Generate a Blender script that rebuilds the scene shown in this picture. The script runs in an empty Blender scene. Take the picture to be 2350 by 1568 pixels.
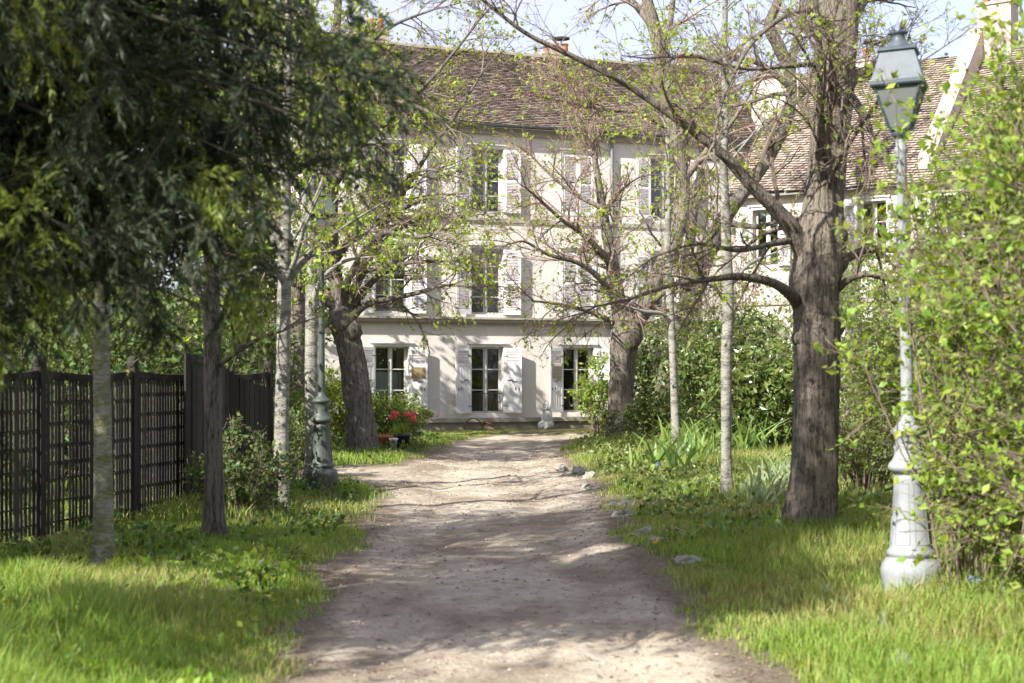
import bpy, math, random
import numpy as np
from mathutils import Vector, Matrix, Euler, noise as mnoise
D = bpy.data; SC = bpy.context.scene; COL = SC.collection
R = math.radians
# ------------------------------------------------------------------ camera, light, exposure
F = 3264.0            # focal length in the units of a 2350 px wide picture
HZ = 860.0            # horizon row in the same units
CX = 1175.0
EYE = 1.6
cam_d = D.cameras.new('camera'); cam = D.objects.new('camera', cam_d); COL.objects.link(cam)
cam.location = (0, 0, EYE); cam.rotation_euler = (R(90), 0, 0)
cam_d.sensor_width = 36; cam_d.lens = 36 * F / 2350; cam_d.shift_y = (HZ - 784) / 2350
cam_d.clip_start = 0.1; cam_d.clip_end = 3000
cam_d.dof.use_dof = True; cam_d.dof.focus_distance = 26; cam_d.dof.aperture_fstop = 2.6
SC.camera = cam
SUN_EL, SUN_AZ = R(37), R(44)      # azimuth measured from -X towards -Y
sdir = Vector((-math.cos(SUN_AZ)*math.cos(SUN_EL), -math.sin(SUN_AZ)*math.cos(SUN_EL), math.sin(SUN_EL)))
sl = D.lights.new('sun', 'SUN'); sun = D.objects.new('sun', sl); COL.objects.link(sun)
sl.energy = 5.0; sl.angle = R(0.5); sl.color = (1.0, 0.955, 0.89)
sun.rotation_euler = (-sdir).to_track_quat('-Z', 'Y').to_euler()
W = D.worlds.new('World'); SC.world = W; W.use_nodes = True
wn = W.node_tree.nodes; wl = W.node_tree.links; wn.clear()
wo = wn.new('ShaderNodeOutputWorld'); wb = wn.new('ShaderNodeBackground'); wb.inputs['Strength'].default_value = 0.15
sky = wn.new('ShaderNodeTexSky'); sky.sky_type = 'NISHITA'; sky.sun_disc = False
sky.sun_elevation = SUN_EL; sky.sun_rotation = math.atan2(sdir.x, sdir.y)
sky.air_density = 1.0; sky.dust_density = 1.5; sky.ozone_density = 2.0
tc = wn.new('ShaderNodeTexCoord'); mp = wn.new('ShaderNodeMapping'); mp.inputs['Scale'].default_value = (1.6, 1.6, 5.0)
nz = wn.new('ShaderNodeTexNoise'); nz.inputs['Scale'].default_value = 2.2; nz.inputs['Detail'].default_value = 7; nz.inputs['Roughness'].default_value = 0.55
rp = wn.new('ShaderNodeValToRGB'); rp.color_ramp.elements[0].position = 0.38; rp.color_ramp.elements[1].position = 0.72
rp.color_ramp.elements[0].color = (.66, .66, .66, 1); rp.color_ramp.elements[1].color = (.95, .95, .95, 1)
mx = wn.new('ShaderNodeMix'); mx.data_type = 'RGBA'; mx.inputs[7].default_value = (2.75, 2.72, 3.4, 1)
wl.new(tc.outputs['Generated'], mp.inputs[0]); wl.new(mp.outputs[0], nz.inputs['Vector']); wl.new(nz.outputs['Fac'], rp.inputs[0])
wl.new(rp.outputs[0], mx.inputs[0]); wl.new(sky.outputs[0], mx.inputs[6]); wl.new(mx.outputs[2], wb.inputs[0]); wl.new(wb.outputs[0], wo.inputs[0])
SC.view_settings.view_transform = 'Standard'; SC.view_settings.look = 'None'
SC.view_settings.exposure = 1.2; SC.view_settings.gamma = 1; SC.view_settings.use_curve_mapping = False
SC.cycles.max_bounces = 8; SC.cycles.transparent_max_bounces = 24

# ------------------------------------------------------------------ materials
def mat(name, col, rough=.8, spec=.3, metal=0.0, var=None, vscale=3.0, bump=0, bscale=20.0, stretch=(1,1,1), island=0.0,
        trans=0.0, detail=6, coord='Object', thresh=(.3,.7)):
    m = D.materials.new(name); m.use_nodes = True; n = m.node_tree.nodes; l = m.node_tree.links
    b = n['Principled BSDF']; out = n['Material Output']
    b.inputs['Roughness'].default_value = rough; b.inputs['Metallic'].default_value = metal
    b.inputs['Specular IOR Level'].default_value = spec
    t = n.new('ShaderNodeTexCoord'); mpn = n.new('ShaderNodeMapping'); mpn.inputs['Scale'].default_value = stretch
    l.new(t.outputs[coord], mpn.inputs[0])
    rgb = n.new('ShaderNodeRGB'); rgb.outputs[0].default_value = (*col, 1); src = rgb.outputs[0]
    if var is not None:
        vs = var if isinstance(var[0], (tuple, list)) else [var]
        for i, v in enumerate(vs):
            nn = n.new('ShaderNodeTexNoise'); nn.inputs['Scale'].default_value = vscale * (1 if i == 0 else 4.3*i); nn.inputs['Detail'].default_value = detail
            nn.inputs['Roughness'].default_value = .62
            r = n.new('ShaderNodeMapRange'); r.inputs[1].default_value = thresh[0]; r.inputs[2].default_value = thresh[1]
            mm = n.new('ShaderNodeMix'); mm.data_type = 'RGBA'; mm.inputs[7].default_value = (*v, 1)
            l.new(mpn.outputs[0], nn.inputs['Vector']); l.new(nn.outputs['Fac'], r.inputs[0])
            if i:
                q = n.new('ShaderNodeMath'); q.operation = 'MULTIPLY'; q.inputs[1].default_value = .6; l.new(r.outputs[0], q.inputs[0]); l.new(q.outputs[0], mm.inputs[0])
            else: l.new(r.outputs[0], mm.inputs[0])
            l.new(src, mm.inputs[6]); src = mm.outputs[2]
    if island:
        g = n.new('ShaderNodeNewGeometry'); r = n.new('ShaderNodeMapRange'); r.inputs[3].default_value = 1-island; r.inputs[4].default_value = 1+island
        hs = n.new('ShaderNodeHueSaturation'); l.new(g.outputs['Random Per Island'], r.inputs[0]); l.new(r.outputs[0], hs.inputs['Value'])
        r2 = n.new('ShaderNodeMath'); r2.operation = 'FRACT'; m3 = n.new('ShaderNodeMath'); m3.operation = 'MULTIPLY'; m3.inputs[1].default_value = 7.31
        l.new(g.outputs['Random Per Island'], m3.inputs[0]); l.new(m3.outputs[0], r2.inputs[0])
        r3 = n.new('ShaderNodeMapRange'); r3.inputs[3].default_value = .5-island*.10; r3.inputs[4].default_value = .5+island*.07
        l.new(r2.outputs[0], r3.inputs[0]); l.new(r3.outputs[0], hs.inputs['Hue'])
        l.new(src, hs.inputs['Color']); src = hs.outputs[0]
    l.new(src, b.inputs['Base Color'])
    if bump:
        nb = n.new('ShaderNodeTexNoise'); nb.inputs['Scale'].default_value = bscale; nb.inputs['Detail'].default_value = 8; nb.inputs['Roughness'].default_value = .65
        bp = n.new('ShaderNodeBump'); bp.inputs['Strength'].default_value = min(1, bump); bp.inputs['Distance'].default_value = .05 if bump >= 1 else .03
        l.new(mpn.outputs[0], nb.inputs['Vector']); l.new(nb.outputs['Fac'], bp.inputs['Height']); l.new(bp.outputs[0], b.inputs['Normal'])
    if trans:
        tr = n.new('ShaderNodeBsdfTranslucent'); hs = n.new('ShaderNodeHueSaturation'); hs.inputs['Saturation'].default_value = 1.12; hs.inputs['Value'].default_value = 1.5
        hs.inputs['Hue'].default_value = .49
        ms = n.new('ShaderNodeMixShader'); ms.inputs[0].default_value = trans
        l.new(src, hs.inputs['Color']); l.new(hs.outputs[0], tr.inputs[0]); l.new(b.outputs[0], ms.inputs[1]); l.new(tr.outputs[0], ms.inputs[2]); l.new(ms.outputs[0], out.inputs[0])
    return m

M = {}
M['bark'] = mat('bark_rough', (.20,.17,.135), .95, .15, var=[(.055,.045,.036),(.31,.27,.22)], vscale=4.4, bump=1, bscale=4.6, stretch=(7,7,.75), thresh=(.46,.58))
M['bark_dark'] = mat('bark_dark', (.15,.13,.108), .95, .15, var=[(.04,.034,.03),(.22,.20,.17)], vscale=4.0, bump=1, bscale=4.6, stretch=(6,6,.8), thresh=(.45,.58))
M['bark_smooth'] = mat('bark_smooth', (.30,.285,.255), .9, .2, var=[(.13,.12,.105),(.24,.25,.17)], vscale=6, bump=.8, bscale=20, stretch=(1,1,2.6), thresh=(.47,.60))
M['bark_moss'] = mat('bark_mossy', (.33,.32,.27), .9, .2, var=[(.19,.21,.08),(.12,.11,.09)], vscale=5, bump=.8, bscale=20, stretch=(1,1,2.6), thresh=(.44,.58))
M['twig'] = mat('twig_bark', (.17,.135,.105), .9, .2, island=.35)
M['twig_dark'] = mat('twig_bark_dark', (.045,.042,.03), .9, .2, island=.35)
M['twig_pink'] = mat('twig_bark_reddish', (.24,.17,.14), .9, .2, island=.35)
M['lime'] = mat('leaf_lime', (.27,.36,.055), .55, .35, island=.3, trans=.5)
M['fresh'] = mat('leaf_fresh', (.24,.35,.055), .5, .4, island=.35, trans=.45)
M['hedge'] = mat('leaf_hedge', (.18,.26,.055), .5, .4, island=.4, trans=.4)
M['laurel'] = mat('leaf_laurel', (.105,.15,.035), .32, .6, island=.45, trans=.2)
M['ivy'] = mat('leaf_ivy', (.14,.19,.045), .4, .5, island=.45, trans=.2)
M['garden'] = mat('leaf_garden', (.095,.15,.035), .5, .4, island=.5, trans=.4)
M['needle'] = mat('needle_dark', (.038,.058,.025), .55, .35, island=.45, trans=.22)
M['needle_sunlit'] = mat('needle_sunlit', (.19,.25,.05), .5, .35, island=.35, trans=.4)  # lighter needle colour that paints in sunlight on some sprays
M['grass'] = mat('grass_blade', (.215,.32,.06), .5, .35, island=.32, trans=.4)
M['grass_y'] = mat('grass_blade_dry', (.34,.34,.12), .55, .35, island=.35, trans=.4)
M['iris'] = mat('iris_leaf', (.16,.25,.055), .45, .4, island=.3, trans=.3)
M['iris_blue'] = mat('iris_leaf_grey', (.26,.32,.17), .5, .35, island=.25, trans=.3)
M['litter'] = mat('dead_leaf', (.21,.15,.10), .85, .2, island=.6)
M['plaster'] = mat('plaster', (.69,.65,.59), .92, .15, var=[(.54,.50,.44),(.62,.59,.54)], vscale=1.3, bump=.2, bscale=14, stretch=(1,1,.4))
M['plaster_warm'] = mat('plaster_warm', (.64,.57,.53), .92, .15, var=[(.53,.47,.43),(.6,.55,.52)], vscale=1.1, bump=.15, bscale=14)
M['stone'] = mat('sill_stone', (.40,.37,.32), .9, .2, var=[(.26,.24,.20),(.36,.35,.27)], vscale=2.4, bump=.4, bscale=18)
M['plinth'] = mat('plinth_render', (.30,.27,.21), .9, .2, var=[(.20,.18,.13),(.25,.24,.17)], vscale=2.2, bump=.4, bscale=12)
M['trim'] = mat('trim_paint', (.72,.70,.66), .7, .3, var=(.58,.56,.52), vscale=4)
M['shutter'] = mat('shutter_paint', (.74,.74,.74), .6, .35, var=[(.60,.60,.60),(.66,.645,.62)], vscale=5, stretch=(2,2,.6))
M['louvre'] = mat('louvre_paint', (.52,.49,.49), .65, .3, var=(.43,.40,.40), vscale=8)
M['ochre'] = mat('louvre_ochre', (.36,.27,.14), .7, .3, var=(.28,.2,.11), vscale=8)
M['frame'] = mat('window_paint', (.62,.61,.57), .5, .4, var=(.52,.51,.47), vscale=6)
M['iron'] = mat('black_iron', (.03,.03,.032), .5, .5)
M['rust'] = mat('rusty_iron', (.10,.055,.035), .8, .3, var=(.20,.09,.045), vscale=30)
M['zinc'] = mat('zinc', (.24,.25,.27), .5, .5, metal=.4, var=(.17,.18,.19), vscale=6)
M['curtain'] = mat('curtain_lace', (.8,.8,.84), .9, .1, trans=.35)
M['curtain_pink'] = mat('curtain_rose', (.33,.20,.19), .9, .1, trans=.2)
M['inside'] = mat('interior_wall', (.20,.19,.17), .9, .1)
M['tile'] = mat('roof_tile', (.35,.265,.21), .9, .15, var=[(.235,.195,.16),(.39,.34,.27)], vscale=1.3, island=.45)
M['tile_edge_shade'] = mat('tile_edge_shade', (.11,.09,.072), .95, .1, var=(.10,.085,.06), vscale=4, island=.4)  # dark tile fronts: shadow lines between the courses, put into the colour
M['terracotta'] = mat('terracotta', (.50,.20,.09), .8, .25, var=(.38,.15,.08), vscale=12)
M['brick'] = mat('chimney_render', (.42,.38,.34), .9, .2, var=[(.38,.27,.2),(.52,.48,.44)], vscale=4, bump=.3)
M['lampgrey'] = mat('lamp_paint_grey', (.285,.305,.33), .6, .3, var=[(.22,.24,.26),(.25,.25,.235)], vscale=9, bump=.1, bscale=40)
M['lampgreen'] = mat('lamp_paint_green', (.045,.06,.052), .5, .4, var=(.08,.095,.075), vscale=8)
M['lampdark'] = mat('lantern_paint', (.032,.046,.058), .5, .45, var=(.08,.105,.125), vscale=6)
M['lampglass'] = mat('lantern_glass', (.21,.225,.225), .3, .4, trans=.3, var=(.20,.22,.21), vscale=6)
M['wood'] = mat('fence_wood', (.03,.027,.022), .9, .2, var=[(.018,.016,.014),(.075,.066,.052)], vscale=6, stretch=(3,3,.5), bump=.4, island=.6)
M['rock'] = mat('rock', (.31,.30,.275), .9, .2, var=[(.18,.175,.16),(.25,.25,.17)], vscale=6, bump=.8, bscale=12)
M['pebble'] = mat('pebble', (.30,.265,.22), .9, .2, island=.5)
M['whitestone'] = mat('white_stone', (.62,.62,.61), .85, .25, var=[(.42,.42,.40),(.55,.55,.54)], vscale=9, bump=.6, bscale=22)
M['pot_dark'] = mat('pot_dark', (.028,.032,.045), .4, .5)
M['pot_white'] = mat('pot_white', (.62,.63,.60), .6, .4)
M['soil'] = mat('potting_soil', (.05,.035,.025), .95, .1)
M['tulip'] = mat('tulip_red', (.68,.18,.13), .5, .4, trans=.35, island=.15)
M['pink'] = mat('blossom_pink', (.55,.26,.25), .6, .3, trans=.4, island=.3)
M['yellow'] = mat('petal_yellow', (.75,.52,.03), .6, .3, trans=.3)
M['blue'] = mat('petal_blue', (.20,.25,.62), .6, .3, trans=.3)

def glass():
    m = D.materials.new('window_glass'); m.use_nodes = True; n = m.node_tree.nodes; l = m.node_tree.links
    g = n.new('ShaderNodeBsdfGlossy'); g.inputs['Roughness'].default_value = .03; g.inputs['Color'].default_value = (.9,.93,.95,1)
    t = n.new('ShaderNodeBsdfTransparent'); t.inputs[0].default_value = (.80,.85,.84,1); ms = n.new('ShaderNodeMixShader')
    fr = n.new('ShaderNodeFresnel'); fr.inputs[0].default_value = 1.6; a = n.new('ShaderNodeMath'); a.operation = 'MULTIPLY_ADD'; a.inputs[1].default_value = 1.0; a.inputs[2].default_value = .05
    nb = n.new('ShaderNodeTexNoise'); nb.inputs['Scale'].default_value = 1.7; bp = n.new('ShaderNodeBump'); bp.inputs['Strength'].default_value = .08; l.new(nb.outputs['Fac'], bp.inputs['Height']); l.new(bp.outputs[0], g.inputs['Normal'])
    l.new(fr.outputs[0], a.inputs[0]); l.new(a.outputs[0], ms.inputs[0]); l.new(t.outputs[0], ms.inputs[1]); l.new(g.outputs[0], ms.inputs[2]); l.new(ms.outputs[0], n['Material Output'].inputs[0])
    return m
M['glass'] = glass()

def ground_mat():
    m = D.materials.new('ground_surface'); m.use_nodes = True; n = m.node_tree.nodes; l = m.node_tree.links; b = n['Principled BSDF']
    b.inputs['Roughness'].default_value = .95; b.inputs['Specular IOR Level'].default_value = .15
    at = n.new('ShaderNodeAttribute'); at.attribute_name = 'path'; t = n.new('ShaderNodeTexCoord')
    def noi(s, d=8, st=(1,1,1)):
        mp_ = n.new('ShaderNodeMapping'); mp_.inputs['Scale'].default_value = st; l.new(t.outputs['Object'], mp_.inputs[0])
        q = n.new('ShaderNodeTexNoise'); q.inputs['Scale'].default_value = s; q.inputs['Detail'].default_value = d; q.inputs['Roughness'].default_value = .65; l.new(mp_.outputs[0], q.inputs['Vector']); return q.outputs['Fac']
    def rng(src, a, b_):
        q = n.new('ShaderNodeMapRange'); q.inputs[1].default_value = a; q.inputs[2].default_value = b_; l.new(src, q.inputs[0]); return q.outputs[0]
    def mixc(f, a, b_):
        q = n.new('ShaderNodeMix'); q.data_type = 'RGBA'; l.new(f, q.inputs[0])
        for s, k in ((a,6),(b_,7)):
            if isinstance(s, tuple): q.inputs[k].default_value = (*s, 1)
            else: l.new(s, q.inputs[k])
        return q.outputs[2]
    def add(a, b_, k=1.0):
        q = n.new('ShaderNodeMath'); q.operation = 'MULTIPLY_ADD'; l.new(b_, q.inputs[0]); q.inputs[1].default_value = k; l.new(a, q.inputs[2]); return q.outputs[0]
    pathc = mixc(rng(noi(5,10), .35, .65), (.40,.345,.26), (.51,.45,.36))
    pathc = mixc(rng(noi(38,5), .54, .70), pathc, (.28,.23,.175))
    pathc = mixc(rng(noi(.9,8,(1,.55,1)), .44, .60), pathc, (.25,.20,.145))
    pathc = mixc(rng(noi(9,8), .56, .66), pathc, (.24,.18,.135))
    soil = mixc(rng(noi(26,8), .35, .62), (.25,.205,.15), (.13,.105,.075))
    turf = mixc(rng(noi(2.2,8), .35, .65), (.10,.11,.045), (.17,.14,.085))
    f1 = add(at.outputs['Fac'], noi(2.4, 9), .55)
    c = mixc(rng(f1, .78, 1.02), soil, pathc)
    c = mixc(rng(f1, .42, .60), turf, c)
    l.new(c, b.inputs['Base Color'])
    bp = n.new('ShaderNodeBump'); bp.inputs['Strength'].default_value = .9; bp.inputs['Distance'].default_value = .04
    l.new(noi(22, 10), bp.inputs['Height']); l.new(bp.outputs[0], b.inputs['Normal'])
    return m
M['ground'] = ground_mat()

# ------------------------------------------------------------------ geometry helpers
class Acc:
    """collects vertex / face arrays; link() makes ONE mesh object"""
    def __init__(s): s.v = []; s.f = []; s.m = []; s.sm = []; s.n = 0
    def add(s, v, f, mi=0, smooth=False):
        v = np.asarray(v, dtype=np.float64).reshape(-1, 3)
        if isinstance(f, np.ndarray): s.f.append((f + s.n).astype(np.int64)); k = len(f)
        else:
            for q in f: s.f.append(np.array([q], dtype=np.int64) + s.n)
            k = len(f)
        s.m.append(np.full(k, mi)); s.sm.append(np.full(k, smooth)); s.v.append(v); s.n += len(v)
        return s
    def box(s, x0, x1, y0, y1, z0, z1, mi=0, xf=None):
        v = np.array([(x,y,z) for z in (z0,z1) for (x,y) in ((x0,y0),(x1,y0),(x1,y1),(x0,y1))], float)
        if xf is not None: v = np.array([xf @ Vector(p) for p in v])
        return s.add(v, np.array([(3,2,1,0),(4,5,6,7),(0,1,5,4),(1,2,6,5),(2,3,7,6),(3,0,4,7)]), mi)
    def mesh(s, name, mats):
        me = D.meshes.new(name); V = np.concatenate(s.v).astype(np.float32)
        loops = np.concatenate([f.ravel() for f in s.f]); sizes = np.concatenate([np.full(len(f), f.shape[1]) for f in s.f])
        me.vertices.add(len(V)); me.vertices.foreach_set('co', V.ravel())
        me.loops.add(len(loops)); me.loops.foreach_set('vertex_index', loops.astype(np.int32))
        me.polygons.add(len(sizes)); st = np.concatenate([[0], np.cumsum(sizes)[:-1]])
        me.polygons.foreach_set('loop_start', st.astype(np.int32)); me.polygons.foreach_set('loop_total', sizes.astype(np.int32))
        for mm in mats: me.materials.append(M[mm] if isinstance(mm, str) else mm)
        me.polygons.foreach_set('material_index', np.concatenate(s.m).astype(np.int32))
        me.polygons.foreach_set('use_smooth', np.concatenate(s.sm).astype(bool))
        me.update(calc_edges=True); return me
    def link(s, name, mats, parent=None, org=None):
        if isinstance(mats, str): mats = [mats]
        if org is not None: s.v = [a - np.array(org) for a in s.v]
        o = D.objects.new(name, s.mesh(name, mats)); COL.objects.link(o)
        if parent: o.parent = parent
        elif org is not None: o.location = org
        return o

def thing(name, label, cat, loc=(0,0,0), rz=0, group=None):
    o = D.objects.new(name, None); COL.objects.link(o); o.location = loc; o.rotation_euler = (0,0,rz); o.empty_display_size = .2
    return tag(o, label, cat, group)
def tag(o, label=None, cat=None, group=None, kind=None):
    if label: o['label'] = label
    if cat: o['category'] = cat
    if group: o['group'] = group
    if kind: o['kind'] = kind
    return o
def unit(a): return a / np.maximum(np.linalg.norm(a, axis=-1, keepdims=True), 1e-9)
def tubes(P, Rr, S=4, cap=False):
    """P [N,K,3], R [N,K] -> verts, quads"""
    P = np.asarray(P, float); Rr = np.asarray(Rr, float)
    if P.ndim == 2: P = P[None]; Rr = Rr[None]
    N, K, _ = P.shape
    T = unit(np.gradient(P, axis=1)); ref = np.where(np.abs(T[:,:,2:3]) < .8, np.array([0,0,1.]), np.array([1.,0,0]))
    ref = ref[:, :1] * np.ones((1,K,1)) if K > 1 else ref
    A = unit(np.cross(T, ref)); B = np.cross(T, A)
    th = np.arange(S) * 2*np.pi/S
    V = P[:,:,None] + Rr[:,:,None,None]*(A[:,:,None]*np.cos(th)[None,None,:,None] + B[:,:,None]*np.sin(th)[None,None,:,None])
    i = np.arange(N)[:,None,None]*K*S; k = np.arange(K-1)[None,:,None]*S; j = np.arange(S)[None,None,:]; j2 = (j+1) % S
    q = np.stack([i+k+j, i+k+j2, i+k+S+j2, i+k+S+j], -1).reshape(-1, 4)
    return V.reshape(-1,3), q
def lathe(prof, S=24, c=(0,0)):
    pr = np.array(prof, float); th = np.arange(S)*2*np.pi/S
    V = np.stack([c[0] + pr[:,1:2]*np.cos(th), c[1] + pr[:,1:2]*np.sin(th), pr[:,0:1]*np.ones(S)], -1).reshape(-1,3)
    k = np.arange(len(pr)-1)[:,None]*S; j = np.arange(S)[None]; j2 = (j+1) % S
    return V, np.stack([k+j, k+j2, k+S+j2, k+S+j], -1).reshape(-1,4)
def resample(pts, K):
    pts = np.asarray(pts, float); n = len(pts)
    ext = np.concatenate([pts[:1]*2-pts[1:2], pts, pts[-1:]*2-pts[-2:-1]])
    t = np.linspace(0, n-1-1e-6, K*4); i = t.astype(int); u = (t-i)[:,None]
    p0,p1,p2,p3 = ext[i], ext[i+1], ext[i+2], ext[i+3]
    c = .5*((2*p1)+(-p0+p2)*u+(2*p0-5*p1+4*p2-p3)*u*u+(-p0+3*p1-3*p2+p3)*u**3)
    d = np.concatenate([[0], np.cumsum(np.linalg.norm(np.diff(c[:,:3],axis=0),axis=1))]); s = np.linspace(0, d[-1], K)
    return np.stack([np.interp(s, d, c[:,a]) for a in range(c.shape[1])], 1)
def spawn(P, Rr, m, t0, t1, L, K, ang, up, wob, grav, rf, rg, rmin=.0025, taper=.35, shrink=.5):
    N, Kp, _ = P.shape; idx = np.repeat(np.arange(N), m); n = len(idx)
    if n == 0: return np.zeros((0,K,3)), np.zeros((0,K))
    t = rg.uniform(t0, t1, n); x = t*(Kp-1)*.9999; i = np.minimum(x.astype(int), Kp-2); u = (x-i)[:,None]
    p = P[idx,i]*(1-u)+P[idx,i+1]*u; T = unit(P[idx,i+1]-P[idx,i]); r = Rr[idx,i]*(1-u[:,0])+Rr[idx,i+1]*u[:,0]
    U = rg.normal(size=(n,3)); U -= (U*T).sum(1,keepdims=True)*T; U = unit(U)
    a = rg.uniform(ang[0], ang[1], n)[:,None]
    d = unit(T*np.cos(a)+U*np.sin(a)+np.array([0,0,up]))
    ln = L*rg.uniform(.55,1.3,n)*(1-shrink*t); step = (ln/(K-1))[:,None]
    out = [p]; drift = rg.normal(size=(n,3))*wob
    for k in range(K-1):
        d = unit(d + drift*.5 + rg.normal(size=(n,3))*wob*.6 + np.array([0,0,grav])); p = p + d*step; out.append(p)
    rr = np.maximum(np.minimum(r*rf, ln*.022+rmin), rmin)
    R2 = rr[:,None]*np.linspace(1, taper, K)[None]; return np.stack(out,1), np.maximum(R2, rmin*.8)
def leaves(C, size, rg, droop=0., asp=.5, fold=.2, dirs=None, spread=1.0):
    n = len(C); d = rg.normal(size=(n,3))*spread
    if dirs is not None: d = d + dirs
    d[:,2] -= droop; d = unit(d); r = rg.normal(size=(n,3)); s = unit(np.cross(d, r)); nn = np.cross(d, s)
    L = (size*rg.uniform(.45,1.4,n))[:,None]; w = L*asp*.5
    V = np.stack([C, C+d*L*.45+s*w+nn*w*fold, C+d*L, C+d*L*.45-s*w+nn*w*fold], 1).reshape(-1,3)
    return V, np.arange(n*4).reshape(-1,4)
def pts_on(P, m, rg, t0=.2, t1=1., jit=.0):
    N,K,_ = P.shape; idx = np.repeat(np.arange(N), m); t = rg.uniform(t0,t1,len(idx)); x = t*(K-1)*.9999; i = x.astype(int); u=(x-i)[:,None]
    return P[idx,i]*(1-u)+P[idx,np.minimum(i+1,K-1)]*u + rg.normal(size=(len(idx),3))*jit
def at(px, py, Y): return np.array([(px-CX)/F*Y, Y, EYE-(py-HZ)/F*Y])

# ------------------------------------------------------------------ ground
YL = [0, 7.4, 9.7, 12.1, 15.4, 19.3, 20.2, 25, 29, 34.8, 37.0, 39]
PL = [-1.3,-1.15,-1.3,-1.42,-1.42,-1.75,-1.9,-1.9,-1.55,-1.15,-.4, .2]
PR = [1.3, 1.2, 1.16, 1.06, 1.06, 1.15, 1.15, 1.08, .95, 1.35, 2.2, 3.2]
def path_d(x, y):
    l = np.interp(y, YL, PL); r = np.interp(y, YL, PR); d = np.minimum(x-l, r-x); d = np.where(y > 38.6, -1, d)
    d2 = np.minimum(np.minimum(y-20.6, 24.8-y + (x+1.9)*.12), -1.2-x); d2 = np.where(x < -8, -1, d2)
    return np.maximum(d, d2)
def gh(x, y):
    x = np.asarray(x, float); y = np.asarray(y, float)
    d = path_d(x, y); near = np.exp(-((y-20)/26)**4)
    h = .04*np.tanh(-d*1.1)*near + .03*np.sin(x*1.3+y*.4)*np.sin(y*.55+x*.3) + .012*np.sin(x*4.1+1)*np.sin(y*2.3)
    cxx = (np.interp(y,YL,PL)+np.interp(y,YL,PR))/2; h = h - .028*near*(d>0)*(np.exp(-((x-cxx-.62)/.2)**2)+np.exp(-((x-cxx+.62)/.2)**2)) + .012*np.sin(x*9+y*3.1)*np.sin(y*5.3-x*4)*(d>0)*near
    h = h + .08*np.clip((x-2.2)/2.5, 0, 1)*near
    return h*np.clip(1-(y-39)/2, 0, 1)
def gz(x, y): return float(gh(np.array([x]), np.array([y]))[0])
def build_ground():
    xs = np.concatenate([-np.geomspace(1500, 9, 14)[:-1], np.arange(-9, 9.01, .1), np.geomspace(9, 1500, 14)[1:]])
    ys = np.concatenate([[-1500,-300,-60,-15,-3], np.arange(1.5, 43, .12), np.geomspace(43.2, 1500, 14)])
    X, Y = np.meshgrid(xs, ys); dd = path_d(X, Y); Z = gh(X, Y); Z = np.where((np.abs(X) > 60) | (Y < -10) | (Y > 60), -.02, Z)
    V = np.stack([X,Y,Z],-1).reshape(-1,3); nx = len(xs); i = np.arange(len(ys)-1)[:,None]*nx; j = np.arange(nx-1)[None]
    q = np.stack([i+j, i+j+1, i+nx+j+1, i+nx+j], -1).reshape(-1,4)
    msk = np.clip(.5+dd*1.25, 0, 1).ravel(); inp = (dd.ravel() > 0)[q].all(1)
    for nm, sel in (('path', inp), ('ground', ~inp)):
        qq = q[sel]; used, inv = np.unique(qq, return_inverse=True)
        a = Acc(); a.add(V[used], inv.reshape(-1,4), 0, True); o = a.link(nm, 'ground')
        at_ = o.data.attributes.new('path', 'FLOAT', 'POINT'); at_.data.foreach_set('value', msk[used].astype(np.float32)); tag(o, kind='structure')
build_ground()

# ------------------------------------------------------------------ houses
class Facade:
    def __init__(s, P0, ang, name=None):
        s.t = np.array([math.cos(ang), math.sin(ang)]); s.P = np.array(P0, float); s.ang = ang; s.off = 0
    def s_of(s, px):
        k = (px-CX)/F; return (k*s.P[1]-s.P[0])/(s.t[0]-k*s.t[1]) - s.off
    def z_of(s, px, py):
        Y = s.P[1]+s.t[1]*(s.s_of(px)+s.off); return EYE-(py-HZ)/F*Y
    def w(s, u, v=0): # world xy of local (u along, v into the building)
        q = s.P + s.t*(u+s.off) + np.array([-s.t[1], s.t[0]])*v; return float(q[0]), float(q[1])
def wall_with_holes(L, H0, H1, holes, depth=.28, th=.3):
    """front skin at y=0 with rectangular holes, reveals going into the building"""
    a = Acc(); xs = sorted({0, L, *[h[0] for h in holes], *[h[1] for h in holes]}); zs = sorted({H0, H1, *[h[2] for h in holes], *[h[3] for h in holes]})
    for x0, x1 in zip(xs, xs[1:]):
        for z0, z1 in zip(zs, zs[1:]):
            cx, cz = (x0+x1)/2, (z0+z1)/2
            if any(h[0] < cx < h[1] and h[2] < cz < h[3] for h in holes): continue
            a.add([(x0,0,z0),(x1,0,z0),(x1,0,z1),(x0,0,z1)], np.array([[0,1,2,3]]))
            a.add([(x0,th,z0),(x1,th,z0),(x1,th,z1),(x0,th,z1)], np.array([[3,2,1,0]]), 1)
    for x0,x1,z0,z1 in holes:
        a.add([(x0,0,z0),(x0,th,z0),(x0,th,z1),(x0,0,z1)], np.array([[0,1,2,3]])); a.add([(x1,0,z0),(x1,th,z0),(x1,th,z1),(x1,0,z1)], np.array([[3,2,1,0]]))
        a.add([(x0,0,z0),(x1,0,z0),(x1,th,z0),(x0,th,z0)], np.array([[0,1,2,3]])); a.add([(x0,0,z1),(x1,0,z1),(x1,th,z1),(x0,th,z1)], np.array([[3,2,1,0]]))
    return a
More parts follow.
